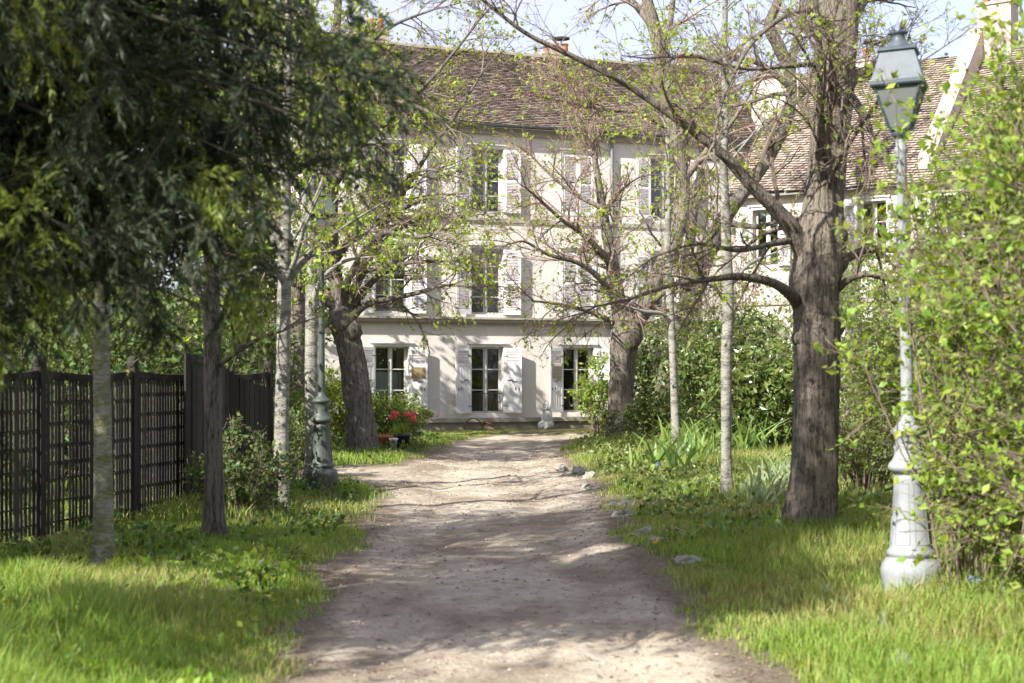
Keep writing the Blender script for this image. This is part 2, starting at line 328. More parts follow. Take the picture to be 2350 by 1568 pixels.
def window(par, x0, x1, z0, z1, rows, curtain=None, open_leaf=False, rail=None, y=.17):
    fr = Acc(); w = .045; c = (x0+x1)/2; d0, d1 = y, y+.06
    fr.box(x0,x0+w,d0,d1,z0,z1); fr.box(x1-w,x1,d0,d1,z0,z1); fr.box(x0+w,x1-w,d0,d1,z1-w,z1); fr.box(x0+w,x1-w,d0,d1,z0,z0+.07)
    fr.box(c-.03,c+.03,d0-.015,d1-.003,z0+.07,z1-w)
    for (a0,a1) in ((x0+w,c-.03),(c+.03,x1-w)):
        fr.box(a0,a0+.035,d0+.008,d1-.008,z0+.07,z1-w); fr.box(a1-.035,a1,d0+.008,d1-.008,z0+.07,z1-w)
        for k in range(1, rows):
            zz = z0+.07+(z1-w-z0-.07)*k/rows; fr.box(a0+.035,a1-.035,d0+.012,d1-.012,zz-.015,zz+.015)
    o = fr.link('window', 'frame', par)
    g = Acc(); g.add([(x0+w,y+.03,z0+.06),(x1-w,y+.03,z0+.06),(x1-w,y+.03,z1-w+.01),(x0+w,y+.03,z1-w+.01)], np.array([[0,1,2,3]])); g.link('pane', 'glass', o)
    if curtain:
        for (u0,u1,v0,v1,mm) in curtain:
            q = Acc(); n = 40; xs = np.linspace(x0+w+(x1-x0-2*w)*u0, x0+w+(x1-x0-2*w)*u1, n); yy = y+.13+.018*np.sin(np.arange(n)*1.1)+.01*np.sin(np.arange(n)*.37)-.035
            zz0 = z0+(z1-z0)*v0; zz1 = z0+(z1-z0)*v1
            V = np.concatenate([np.stack([xs,yy,np.full(n,zz0)],1), np.stack([xs,yy,np.full(n,zz1)],1)]); j = np.arange(n-1)
            q.add(V, np.stack([j,j+1,j+n+1,j+n],1), 0, True); q.link('curtain', mm, o)
    if rail:
        b = Acc(); zr = z0+rail; yr = .03; b.box(x0,x1,yr-.012,yr+.012,zr-.012,zr+.012); b.box(x0,x1,yr-.008,yr+.008,z0+.06,z0+.075)
        for k in range(1, 9):
            xx = x0+(x1-x0)*k/9; b.box(xx-.005,xx+.005,yr-.005,yr+.005,z0+.075,zr-.012)
        for xx in (c, x0+.12, x1-.12):
            for k in range(4):
                zc = z0+.12+(rail-.14)*(k+.5)/4; th = np.linspace(0, 2*np.pi, 13); b.add(*tubes(np.stack([xx+.045*np.cos(th), np.full(13,yr-.012), zc+.05*np.sin(th)],1), np.full(13,.006), 4))
        b.link('railing', 'iron', o)
    return o
def shutter(par, hx, z0, z1, w, side, ang, louv, patch=None, hardware=True, y0=-.035):
    """hinged at hx; side +1 opens to the right, -1 to the left. louv = part of the height that is louvred"""
    xf = Matrix.Translation((hx, y0, 0)) @ Matrix.Rotation(-side*ang, 4, 'Z') @ Matrix.Diagonal((side,1,1,1))
    a = Acc(); b = Acc(); t = .034; st = .07
    def bx(A, x0_,x1_,y0_,y1_,za,zb):
        v = np.array([xf @ Vector((x,y,z)) for z in (za,zb) for (x,y) in ((x0_,y0_),(x1_,y0_),(x1_,y1_),(x0_,y1_))])
        f = np.array([(3,2,1,0),(4,5,6,7),(0,1,5,4),(1,2,6,5),(2,3,7,6),(3,0,4,7)]); A.add(v, f if side > 0 else f[:, ::-1])
    bx(a,0,st,-t,0,z0,z1); bx(a,w-st,w,-t,0,z0,z1); bx(a,st,w-st,-t,0,z1-.1,z1); bx(a,st,w-st,-t,0,z0,z0+.12)
    zl = z1-(z1-z0)*louv if louv < 1 else z0+.12
    if louv < 1:
        bx(a,st,w-st,-t,0,zl-.07,zl); bx(a,st,w-st,-t+.008,-.008,z0+.12,zl-.07)
        for k in range(1,4): bx(a, st+(w-2*st)*k/4-.003, st+(w-2*st)*k/4+.003, -t+.004, -t+.0075, z0+.12, zl-.07)
    else: bx(a,st,w-st,-t,0,(z0+z1)/2-.04,(z0+z1)/2+.04)
    zz = zl+.01
    while zz < z1-.11:
        if not (louv >= 1 and abs(zz-(z0+z1)/2) < .06):
            v = [(st,-t+.002,zz),(w-st,-t+.002,zz),(w-st,-.004,zz+.035),(st,-.004,zz+.035)]
            v = [xf @ Vector(p) for p in v] + [xf @ Vector((p[0],p[1]+.001,p[2]+.007)) for p in v]
            f = np.array([(0,1,2,3),(7,6,5,4),(0,4,5,1),(1,5,6,2),(2,6,7,3),(3,7,4,0)]); b.add(np.array(v), f)
        zz += .045
    o = a.link('shutter', 'shutter', par); b.link('louvre', 'louvre', o)
    if patch:
        p = Acc(); za, zb = z0+(z1-z0)*patch[0], z0+(z1-z0)*patch[1]; k = za
        while k < zb-.03: bx(p, st-.01, w-st+.01, -t-.012, -t-.001, k, k+.036); k += .042
        p.link('panel', patch[2], o)
    if hardware:
        h = Acc(); zm = z0+(z1-z0)*.50; bx(h, .1,w*.5,-t-.016,-t-.001,zm,zm+.022); bx(h, w*.45,w-.14,-t-.016,-t-.001,zm-.045,zm-.025)
        bx(h, w*.62,w*.66,-t-.02,-t-.001,zm-.28,zm-.2); bx(h, w*.82,w*.86,-t-.02,-t-.001,zm-.3,zm-.22)
        for zz in (z0+.2, z1-.25): bx(h, -.02,.1,-t-.01,-t-.001,zz,zz+.02)
        h.link('fitting', 'iron', o)
    return o
def surround(par, x0, x1, z0, z1, hood=.1):
    a = Acc(); w = .09
    a.box(x0-w,x0,-.03,.02,z0,z1); a.box(x1,x1+w,-.03,.02,z0,z1); a.box(x0-w,x1+w,-.04,.02,z1,z1+.09); a.box(x0-w-.05,x1+w+.05,-.09,.02,z1+.09,z1+.09+.05)
    a.link('window_surround', 'trim', par)
def tiled_roof(par, x0, x1, y_e, z_e, y_r, z_r, rg, sag=.06, tw=.19, course=.125, xr0=None, xr1=None):
    """one slope: eave line at (y_e,z_e), ridge at (y_r,z_r), as overlapping courses of flat tiles"""
    L = math.hypot(y_r-y_e, z_r-z_e); n = int(L/course); sl = np.array([0, (y_r-y_e)/L, (z_r-z_e)/L]); nrm = np.array([0, -sl[2]*np.sign(y_r-y_e), abs(sl[1])]); V=[]
    m = int((x1-x0)/tw)
    for i in range(n):
        x = x0 + (np.arange(m)+(.5 if i%2 else 0)*1.0)*tw + rg.normal(size=m)*.01; x = np.clip(x, x0, x1-.02); xe = np.minimum(x+tw*.96, x1)
        f0 = i*course; f1 = min(L, f0+course*1.5); lift = .046 + rg.uniform(-.004,.005,m); dz = -sag*np.sin(np.pi*np.clip((x-x0)/(x1-x0),0,1)) + .025*np.sin(x*1.7+i*.05)
        fj = rg.normal(size=m)*.005
        for k in range(1): pass
        def P(xx, f, h): 
            b = np.stack([xx, np.zeros(m), np.zeros(m)],1)+np.array([0,y_e,z_e])+sl*(f if np.ndim(f)==0 else f[:,None])+nrm*np.asarray(h)[:,None]; b[:,2] += dz; return b
        lo = f0+fj
        V.append(np.stack([P(x,lo,lift-.036),P(xe,lo,lift-.036),P(xe,lo,lift),P(x,lo,lift),P(x,f1,lift*0-.012),P(xe,f1,lift*0-.012)],1))
    V = np.concatenate(V); k = len(V); b = np.arange(k)[:,None]*6
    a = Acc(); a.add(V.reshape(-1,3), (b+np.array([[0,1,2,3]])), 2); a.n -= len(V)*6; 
    a.f.append(b+np.array([[3,2,5,4]])); a.m.append(np.zeros(k)); a.sm.append(np.zeros(k,bool)); a.n += len(V)*6
    # under-sheet
    a.add([(x0,y_e,z_e-.16),(x1,y_e,z_e-.16),(x1,y_r,z_r-.16),(x0,y_r,z_r-.16)], np.array([[0,1,2,3]]), 1)
    return a
def chimney_pots(n, wide=.34, cap=None):
    a = Acc()
    for k in range(n):
        a.add(*lathe([(0,.09),(.02,.12),(.3,.10),(.34,.125),(.38,.12),(.37,.09),(.2,.08)], 14, ((k-(n-1)/2)*wide, 0)), 0, True)
    return a
rgH = np.random.default_rng(5)
# --- main house
HM = Facade((-.73, 42.0), R(20)); HM.off = 0; HM.off = HM.s_of(695)
hx, hy = HM.w(0)
house = thing('manor_house', 'three storey plaster house with white shutters and brown roof closing the path', 'house', (hx,hy,0), R(20))
EAVE = HM.z_of(1150, 291); DEP = 9.4; RIDGE = EAVE+3.35; LEN = 15.2
cen = [HM.s_of(p) for p in (899,1118,1328)]; sp = cen[1]-cen[0]; cols = [cen[1]-sp, cen[1], cen[1]+sp, cen[1]+2*sp]
zg0, zg1 = HM.z_of(1118,948), HM.z_of(1118,797); z10, z11 = HM.z_of(1118,722), HM.z_of(1118,571); z20, z21 = HM.z_of(1118,488), HM.z_of(1118,341)
hw = .5; holes = []
for c in cols:
    for (a_, b_) in ((zg0,zg1),(z10,z11),(z20,z21)): holes.append((c-hw,c+hw,a_,b_))
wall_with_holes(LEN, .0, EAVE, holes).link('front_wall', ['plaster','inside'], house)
a = Acc() # side walls, back, gables
G = np.array
a.add([(0,0,0),(0,DEP,0),(0,DEP,EAVE),(0,DEP/2,RIDGE-.1),(0,0,EAVE)], G([[4,3,2,1,0]]))
a.add([(LEN,0,0),(LEN,DEP,0),(LEN,DEP,EAVE),(LEN,DEP/2,RIDGE-.1),(LEN,0,EAVE)], G([[0,1,2,3,4]]))
a.add([(0,DEP,0),(LEN,DEP,0),(LEN,DEP,EAVE),(0,DEP,EAVE)], G([[0,1,2,3]]))
a.link('side_wall', 'plaster_warm', house)
a = Acc()
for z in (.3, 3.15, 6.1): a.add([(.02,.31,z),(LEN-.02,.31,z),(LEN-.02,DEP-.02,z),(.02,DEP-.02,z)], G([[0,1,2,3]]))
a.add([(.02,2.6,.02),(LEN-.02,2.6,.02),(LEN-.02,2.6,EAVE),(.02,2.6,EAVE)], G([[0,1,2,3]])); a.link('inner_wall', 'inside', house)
zc = HM.z_of(1118, 734)
a = Acc(); a.box(-.06,LEN,-.26,-.002,zc,zc+.06); a.box(-.04,LEN,-.20,-.002,zc-.09,zc); a.box(-.02,LEN,-.10,-.002,zc-.16,zc-.09)
a.box(-.02,LEN,-.05,-.002,z20-.28,z20-.16); a.link('string_course', 'stone', house)
a = Acc(); a.box(-.1,LEN,-.22,-.002,EAVE-.12,EAVE+.02); a.box(-.05,LEN,-.12,-.002,EAVE-.26,EAVE-.12); a.link('cornice', 'stone', house)
a = Acc(); th = np.linspace(0,np.pi,7); xs = np.linspace(-.15,LEN,24)
Vg = np.stack([np.repeat(xs,7), np.tile(-.30-.075*np.cos(th),24), np.tile(EAVE+.02-.075*np.sin(th),24) - .02*np.sin(np.repeat(xs,7)*.5)],1)
k = np.arange(23)[:,None]*7; j = np.arange(6)[None]; a.add(Vg, np.stack([k+j,k+j+1,k+7+j+1,k+7+j],-1).reshape(-1,4), 0, True); a.link('gutter', 'zinc', house)
a = Acc(); zs = HM.z_of(1118, 957); a.box(-.05,LEN,-.34,-.002,zs-.14,zs-.02); a.link('step', 'stone', house)
a = Acc(); a.box(-.02,LEN,-.27,-.002,-.2,zs-.14); a.link('plinth', 'plinth', house)
# the ground floor openings go down to the step: small sill
for ci, c in enumerate(cols):
    cur = {0:[(0,1,.25,.62,'curtain'),(.72,1,.0,.97,'curtain_pink')], 1:[(0,.42,.3,.97,'curtain'),], 2:None, 3:None}[ci]
    window(house, c-hw, c+hw, zg0, zg1, 3, curtain=cur if ci == 0 else None, rail=.58)
    surround(house, c-hw, c+hw, zg0, zg1)
    shutter(house, c+hw+.02, zg0, zg1-.02, .52, 1, R((14,20,23,17)[ci]), .24, patch=((.53,.72,'ochre') if ci == 0 else None))
    shutter(house, c-hw-.02, zg0, zg1-.02, .52, -1, R((18,13,19,15)[ci]), .24, patch=((.53,.74,'plinth') if ci == 2 else None))
    closed = ci in (2,)
    for (a_, b_) in ((z10,z11),(z20,z21)):
        if closed:
            window(house, c-hw, c+hw, a_, b_, 3, y=.2); surround(house, c-hw, c+hw, a_, b_)
            shutter(house, c-hw, a_+.01, b_-.01, .495, 1, R(0), 1.0, hardware=False, y0=.02); shutter(house, c+hw, a_+.01, b_-.01, .495, -1, R(0), 1.0, hardware=False, y0=.02)
        else:
            window(house, c-hw, c+hw, a_, b_, 4 if a_ == z10 else 4, rail=.45 if a_ == z10 else .32, curtain=[(.75,1,.1,.97,'curtain_pink')] if (ci==1 and a_==z10) else None); surround(house, c-hw, c+hw, a_, b_)
            shutter(house, c+hw+.02, a_, b_-.02, .5, 1, R(7+4*((ci*3+int(a_))%4)), 1.0, hardware=False); shutter(house, c-hw-.02, a_, b_-.02, .5, -1, R(6+4*((ci*5+int(a_))%3)), 1.0, hardware=False)
for px in (1402, 700):
    s_ = HM.s_of(px); a = Acc(); a.add(*tubes([(s_,-.09,.1),(s_,-.09,2),(s_,-.09,5),(s_,-.09,EAVE-.5),(s_,-.09,EAVE-.25),(s_,-.28,EAVE)], [.05]*6, 10), 0, True); a.link('drainpipe', 'zinc', house)
rf = tiled_roof(house, -.25, LEN+.25, -.34, EAVE+.07, DEP/2, RIDGE, rgH, sag=.07).link('roof', ['tile','inside','tile_edge_shade'], house)
tiled_roof(house, -.25, LEN+.25, DEP+.34, EAVE+.07, DEP/2, RIDGE, rgH, sag=.07, tw=.6, course=.3).link('rear_slope', ['tile','inside','tile_edge_shade'], rf)
a = Acc()
for k in range(int(LEN/.36)+1):
    x = -.2+k*.36; th = np.linspace(-.2,np.pi+.2,7); zz = RIDGE-.02-.07*math.sin(math.pi*(k*.36)/(LEN+.5))+rgH.uniform(-.015,.015)
    V1 = [(x, DEP/2+.13*math.cos(q), zz+.12*math.sin(q)) for q in th]; V2 = [(x+.38, DEP/2+.12*math.cos(q), zz-.01+.11*math.sin(q)) for q in th]
    a.add(V1+V2, np.array([[i,i+1,i+8,i+7] for i in range(6)]), 0, True)
a.link('ridge_tiles', 'plinth', rf)
def chimney(par, x, y, z0, z1, w, d, npots, cowl=False):
    a = Acc(); a.box(x-w/2,x+w/2,y-d/2,y+d/2,z0,z1); a.box(x-w/2-.05,x+w/2+.05,y-d/2-.05,y+d/2+.05,z1,z1+.08); c = a.link('chimney', 'brick', par)
    p = chimney_pots(npots); p.v = [v+np.array([x,y,z1+.06]) for v in p.v]; po = p.link('chimney_pot', 'terracotta', c)
    if cowl:
        q = Acc(); q.add(*tubes([(x+.2,y,z1+.4),(x+.2,y,z1+.62)],[.02,.02],6)); q.add(*lathe([(z1+.60,.3),(z1+.63,.3),(z1+.66,.02)],12,(x+.2,y))); q.link('cowl', 'iron', c)
    return c
def ridge_s(px, Z): # position along the ridge line seen at px
    k = (px-CX)/F; P = HM.P+np.array([-HM.t[1],HM.t[0]])*DEP/2; return (k*P[1]-P[0])/(HM.t[0]-k*HM.t[1])-HM.off
chimney(rf, ridge_s(1288,0), DEP/2+.5, RIDGE-1, RIDGE+.12, 1.0, .5, 3, True)
chimney(rf, ridge_s(855,0), DEP/2+.3, RIDGE-1.5, RIDGE+.35, 1.1, .5, 3)
chimney(rf, ridge_s(1592,0), DEP/2+.3, RIDGE-1.5, RIDGE+.1, .9, .5, 3)
# --- right building
HR = Facade((9.6, 41.0), R(-37)); HR.off = HR.s_of(1690)
rx, ry = HR.w(0)
wing = thing('side_house', 'lower sunlit pinkish house with louvred shutters behind the big trunk and the hedge at right', 'house', (rx,ry,0), R(-37))
RE = HR.z_of(1945, 432); RD = 9.2; RR = RE+4.55; RL = 13.5
wc = [HR.s_of(p) for p in (1757,2002,2172,2322)]; zu1, zu0 = HR.z_of(2002,462), HR.z_of(2002,600); zl1, zl0 = HR.z_of(1800,742), HR.z_of(1800,930)
holes = []
for c in wc: holes += [(c-.42,c+.42,zu0,zu1),(c-.42,c+.42,zl0,zl1)]
wall_with_holes(RL, 0, RE, holes).link('front_wall', ['plaster_warm','inside'], wing)
a = Acc()
a.add([(0,0,0),(0,RD,0),(0,RD,RE),(0,RD/2,RR-.1),(0,0,RE)], G([[4,3,2,1,0]])); a.add([(RL,0,0),(RL,RD,0),(RL,RD,RE),(RL,RD/2,RR-.1),(RL,0,RE)], G([[0,1,2,3,4]]))
a.add([(0,RD,0),(RL,RD,0),(RL,RD,RE),(0,RD,RE)], G([[0,1,2,3]])); a.link('side_wall', 'plaster_warm', wing)
a = Acc(); a.add([(.02,2.2,.02),(RL-.02,2.2,.02),(RL-.02,2.2,RE),(.02,2.2,RE)], G([[0,1,2,3]])); a.link('inner_wall', 'inside', wing)
a = Acc(); a.box(-.1,RL,-.2,-.002,RE-.12,RE+.02); a.box(0,RL,-.06,-.002,zl1+.55,zl1+.68); a.link('cornice', 'stone', wing)
for i, c in enumerate(wc):
    for (q0,q1) in ((zu0,zu1),(zl0,zl1)):
        window(wing, c-.42,c+.42,q0,q1,3); surround(wing, c-.42,c+.42,q0,q1)
        if q0 == zl0 and i == 0:
            shutter(wing, c-.42,q0,q1,.415,1,0,1.0,hardware=False,y0=.02); shutter(wing, c+.42,q0,q1,.415,-1,0,1.0,hardware=False,y0=.02)
        else:
            shutter(wing, c+.44,q0,q1,.42,1,R(6),1.0,hardware=False); shutter(wing, c-.44,q0,q1,.42,-1,R(6),1.0,hardware=False)
s_ = HR.s_of(1962); a = Acc()
for px in (1922, 2085): s_ = HR.s_of(px); a.add(*tubes([(s_,-.08,.1),(s_,-.08,3),(s_,-.08,RE-.3),(s_,-.2,RE)], [.05]*4, 10), 0, True)
a.link('drainpipe', 'zinc', wing)
rf2 = tiled_roof(wing, -.2, RL+.1, -.3, RE+.07, RD/2, RR, rgH, sag=.14).link('roof', ['tile','inside','tile_edge_shade'], wing)
tiled_roof(wing, -.2, RL+.1, RD+.3, RE+.07, RD/2, RR, rgH, sag=.14, tw=.6, course=.3).link('rear_slope', ['tile','inside','tile_edge_shade'], rf2)
def sR(px, v):
    k = (px-CX)/F; P = HR.P+np.array([-HR.t[1],HR.t[0]])*v; return (k*P[1]-P[0])/(HR.t[0]-k*HR.t[1])-HR.off
chimney(rf2, sR(1988,RD/2), RD/2, RR-1, RR+.05, .5, .5, 1, True)
c = chimney(rf2, sR(2290,RD/2), RD/2, RR-2.5, RR+1.2, 1.0, .7, 3)
# parapet of the right gable: a thick plastered slope wall standing above the tiles
sp_ = sR(2215, RD/2-.6); a = Acc()
pr = [(.2,RE-.2),(.2,RE+.75),(RD/2-.3,RR+.55),(RD/2+.3,RR+.55),(RD/2+.3,RE-.2)]
a.add([(sp_,y,z) for y,z in pr]+[(sp_+.45,y,z) for y,z in pr], [(0,1,2,3,4),(9,8,7,6,5),(0,5,6,1),(1,6,7,2),(2,7,8,3),(3,8,9,4)]); a.link('gable_parapet', 'brick', rf2)
# tall plastered stack at the joint of the two houses
a = Acc(); p = Vector(at(1783, 240, 45.5)); a.box(p.x-.68,p.x+.62,45.2,46.3,6.5,EYE+(HZ-183)/F*45.5)
a.box(p.x-.72,p.x+.66,45.16,46.34,EYE+(HZ-183)/F*45.5,EYE+(HZ-183)/F*45.5+.08)
a.v = [v - np.array([rx,ry,0]) for v in a.v]; rot = np.array([[math.cos(R(37)),-math.sin(R(37)),0],[math.sin(R(37)),math.cos(R(37)),0],[0,0,1]])
a.v = [v @ rot.T for v in a.v]; a.link('plaster_stack', 'plaster', rf2)

# ------------------------------------------------------------------ lamps
def lamp(name, label, x, y, matp, matd, matg, scale, lean, rz, group):
    t = thing(name, label, 'lamp post', (x,y,gz(x,y)-.03), rz, group); t.scale = (scale,)*3; t.rotation_euler = (0, R(-lean), rz)
    prof = [(0,.208),(.17,.213),(.20,.216),(.235,.213),(.265,.200),(.292,.178),(.30,.158),(.312,.156),(.322,.170),(.343,.170),(.356,.160),(.372,.149),(.62,.127),(.845,.107),(.862,.110),(.872,.104),(.885,.098),(.90,.100),(.912,.128),(.93,.146),(.95,.147),(.968,.138),(.99,.118),(1.015,.106),(1.04,.098),(1.10,.092),(1.155,.088),(1.165,.104),(1.18,.119),(1.20,.121),(1.215,.108),(1.235,.080),(1.27,.056),(1.31,.046)]
    a = Acc(); a.add(*lathe(prof, 40), 0, True)
    for k in range(6):
        th0 = k*math.pi/3+.2; pts = []
        for (za, ra) in ((.40,.148),(.83,.109)): pts.append((za, ra))
        dth = .38; loop = [(pts[0],-dth),(pts[1],-dth),(pts[1],dth),(pts[0],dth),(pts[0],-dth)]; poly = []
        for (A_, b1), (B_, b2) in zip(loop, loop[1:]):
            for u in np.linspace(0,1,8)[:-1]:
                z = A_[0]*(1-u)+B_[0]*u; r_ = .149+(z-.372)*(.107-.149)/(.845-.372)+.001; q = th0+b1*(1-u)+b2*u; poly.append((r_*math.cos(q), r_*math.sin(q), z))
        poly.append(poly[0]); a.add(*tubes(poly, [.0025]*len(poly), 4))
    for q in (-1.0, .57, 2.14, 3.7):
        c = Vector((math.cos(q),math.sin(q),0)); s = Vector((-c.y,c.x,0)); th = np.linspace(0,2*np.pi,17)
        for rr in (.03,.015): a.add(*tubes([tuple(c*.097+s*rr*math.cos(u)+Vector((0,0,1.09+rr*math.sin(u)))) for u in th], [.0035]*17, 5), 0, True)
    a.link('base', matp, t)
    a = Acc(); a.add(*lathe([(1.29,.048),(1.33,.045),(2.2,.041),(3.16,.036),(3.18,.044),(3.195,.05),(3.21,.044),(3.225,.036),(3.27,.04)], 24), 0, True); a.link('pole', matp, t)
    sq = lambda h, z: [(-h,-h,z),(h,-h,z),(h,h,z),(-h,h,z)]
    def frus(A, lv, mi=0, cap=True):
        V = []; 
        for h, z in lv: V += sq(h, z)
        f = [(4*i+j,4*i+(j+1)%4,4*i+4+(j+1)%4,4*i+4+j) for i in range(len(lv)-1) for j in range(4)]
        if cap: f += [(3,2,1,0), tuple(4*len(lv)-4+j for j in range(4))]
        A.add(V, np.array(f), mi)
    a = Acc(); a.add(*lathe([(3.26,.03),(3.29,.05),(3.31,.075),(3.33,.06),(3.345,.07)], 16), 0, True); frus(a, [(.066,3.335),(.072,3.355)])
    for j in range(4):
        sx, sy = ((-1,-1),(1,-1),(1,1),(-1,1))[j]; nx_, ny_ = ((-1,-1),(1,-1),(1,1),(-1,1))[(j+1)%4]
        a.add(*tubes([(sx*.072,sy*.072,3.35),(sx*.155,sy*.155,3.63)], [.010,.011], 4))
        a.add(*tubes([(sx*.155,sy*.155,3.625),(nx_*.155,ny_*.155,3.625)], [.010,.010], 4))
    fr = a.link('lantern_frame', matd, t)
    a = Acc(); frus(a, [(.066,3.355),(.150,3.62)], cap=False); a.link('lantern_glass', matg, t)
    a = Acc(); frus(a, [(.175,3.632),(.186,3.645),(.186,3.665),(.176,3.672),(.118,3.880),(.134,3.890),(.134,3.905),(.10,3.922)]); ro = a.link('lantern_roof', matd, t)
    a = Acc(); a.add(*lathe([(3.92,.085),(3.945,.075),(3.97,.05),(4.0,.046),(4.02,.05),(4.03,.07),(4.04,.06),(4.045,.0)], 16), 0, True)
    for k in range(10):
        q = k*2*math.pi/10; a.add(*tubes([(.055*math.cos(q),.055*math.sin(q),4.03),(.072*math.cos(q),.072*math.sin(q),4.055)], [.014,.004], 5))
    a.link('finial', matd, t); return t
lp = at(2094, 1383, 9.95)
lamp('street_lamp', 'pale grey cast iron lamp post with blue grey lantern in front of the hedge', lp[0], 9.95, 'lampgrey', 'lampdark', 'lampglass', .985, 1.4, R(-22), 'street lamps beside the path')
lq = at(738, 1128, 19.4)
lamp('street_lamp', 'dark green lamp post left of the path between the slim trunk and the leaning trunk', lq[0], 19.4, 'lampgreen', 'lampgreen', 'lampglass', 1.03, 0, R(10), 'street lamps beside the path')

# ------------------------------------------------------------------ trees
def trunk_mesh(acc, pts, S=20, ridge=.06, seed=0, step=.06, flare=0., mi=0, nr=11):
    rg = np.random.default_rng(seed); p = np.asarray(pts, float); ln = np.linalg.norm(np.diff(p[:,:3],axis=0),axis=1).sum(); K = max(6, int(ln/step)); q = resample(p, K)
    P = q[:,:3]; r = np.maximum(q[:,3], .004); V, f = tubes(P, r, S); V = V.reshape(K, S, 3)
    th = np.arange(S)*2*np.pi/S; z = np.linspace(0, ln, K)[:,None]; ph = rg.uniform(0, 6.28, 6)
    wob = .9*np.sin(z*1.7+ph[0])+.5*np.sin(z*4.1+ph[1])
    d = ridge*(.55*np.sin(th*nr+wob+ph[2])*np.cos(z*5.3+th*3+ph[3])+.45*np.sin(th*(nr//2)+wob*.6+ph[4])) + .05*np.sin(th*2+z*1.1+ph[5])+.04*np.sin(th*3-z*2.3+ph[1])
    d += ridge*.35*rg.normal(size=(K,S))
    if flare: d += flare*np.exp(-z/.22)*(1+.45*np.sin(th*5+ph[0]))
    V = P[:,None]+(V-P[:,None])*(1+d)[:,:,None]; acc.add(V.reshape(-1,3), f, mi, True)
def tree(name, label, trunk, limbs, seed, bark='bark', leaf='lime', twig='twig', n1=2.2, L1=1.3, n2=6, L2=.55, n3=3, L3=.22, nl=2, ls=.06, group='trees along the path',
         S=20, ridge=.05, flare=.0, knobs=(), gravity=-.04, upb=.12, limb_r=None, auto=0, autoL=2.4, auto_t=(.45,.98), rmin=.0035, cat='tree', droop=.6, asp=.7, extra=None, step=.06, leaf_t=(.15,1.)):
    rg = np.random.default_rng(seed); base = np.array(trunk[0][:3]); base[2] = gz(base[0], base[1])-.05
    t = thing(name, label, cat, tuple(base), 0, group)
    tr = [list(p) for p in trunk]; tr[0][2] = base[2]
    a = Acc(); trunk_mesh(a, tr, S, ridge, seed, step, flare)
    for (kp, kr) in knobs:
        n_ = 10; th = np.arange(12)*2*np.pi/12; la = np.linspace(-np.pi/2, np.pi/2, n_); V = []
        for l_ in la:
            for h in th:
                w_ = 1+.28*mnoise.noise(Vector((math.cos(h)*2+seed, math.sin(h)*2, l_*2))); V.append((kp[0]+kr*w_*math.cos(l_)*math.cos(h), kp[1]+kr*w_*math.cos(l_)*math.sin(h), kp[2]+kr*w_*1.15*math.sin(l_)))
        k = np.arange(n_-1)[:,None]*12; j = np.arange(12)[None]; a.add(V, np.stack([k+j,k+(j+1)%12,k+12+(j+1)%12,k+12+j],-1).reshape(-1,4), 0, True)
    LB = []
    for lb in limbs: LB.append(np.asarray(lb, float))
    if auto:
        q = resample(np.array(tr, float), 24); P0, R0 = spawn(q[None,:,:3], q[None,:,3], auto, auto_t[0], auto_t[1], autoL, 8, (.6,1.25), .35, .16, .0, .45, rg, rmin=.008, shrink=.35)
        for p_, r_ in zip(P0, R0): LB.append(np.concatenate([p_, np.minimum(r_*.7,.045)[:,None]],1))
    for i, lb in enumerate(LB): trunk_mesh(a, lb, 8 if lb[0,3] < .09 else 14, ridge*.7, seed+i+1, .09, nr=7)
    a.link('trunk', bark, t, org=base)
    cr = Acc(); P1s=[]; R1s=[]
    for lb in LB:
        q = resample(lb, 14); ln = np.linalg.norm(np.diff(q[:,:3],axis=0),axis=1).sum(); m = max(2, int(ln*n1))
        p, r = spawn(q[None,:,:3], q[None,:,3], m, .08, 1., L1, 7, (.5,1.2), upb, .16, gravity, .5, rg, rmin=rmin*1.4); P1s.append(p); R1s.append(r)
        p, r = spawn(q[None,:,:3], q[None,:,3], 2, .97, 1., L1*1.3, 7, (.1,.5), upb, .12, gravity, .9, rg, rmin=rmin*1.4); P1s.append(p); R1s.append(r)
    P1 = np.concatenate(P1s); R1 = np.concatenate(R1s)
    P2, R2 = spawn(P1, R1, n2, .15, 1., L2, 5, (.4,1.1), upb*.6, .18, gravity, .6, rg, rmin=rmin)
    P3, R3 = spawn(P2, R2, n3, .2, 1., L3, 3, (.4,1.0), 0, .2, gravity, .7, rg, rmin=rmin*.8)
    cr.add(*tubes(P1,R1,5), 0); cr.add(*tubes(P2,R2,3), 0); cr.add(*tubes(P3,R3,3), 0)
    if nl:
        sel = rg.uniform(size=len(P3)) < min(1, nl/2.5); c = pts_on(P3[sel], 3 if nl < 2.5 else int(nl), rg, .8, 1., ls*.25)
        sel2 = rg.uniform(size=len(P2)) < min(1, nl); c2 = P2[sel2][:, -1]
        cc = np.concatenate([c, c2]); cr.add(*leaves(cc, ls, rg, droop=droop, asp=asp), 1)
    cr.link('crown', [twig, leaf], t, org=base)
    return t
def tp(Y, lst, dY=0.0):
    """trunk points (px,py,radius[,dy]) at distance Y"""
    out = []
    for i, q in enumerate(lst):
        yy = Y + (q[3] if len(q) > 3 else dY*i); p = at(q[0], q[1], yy); out.append((p[0],p[1],p[2],q[2]))
    return out
Y0 = 13.9
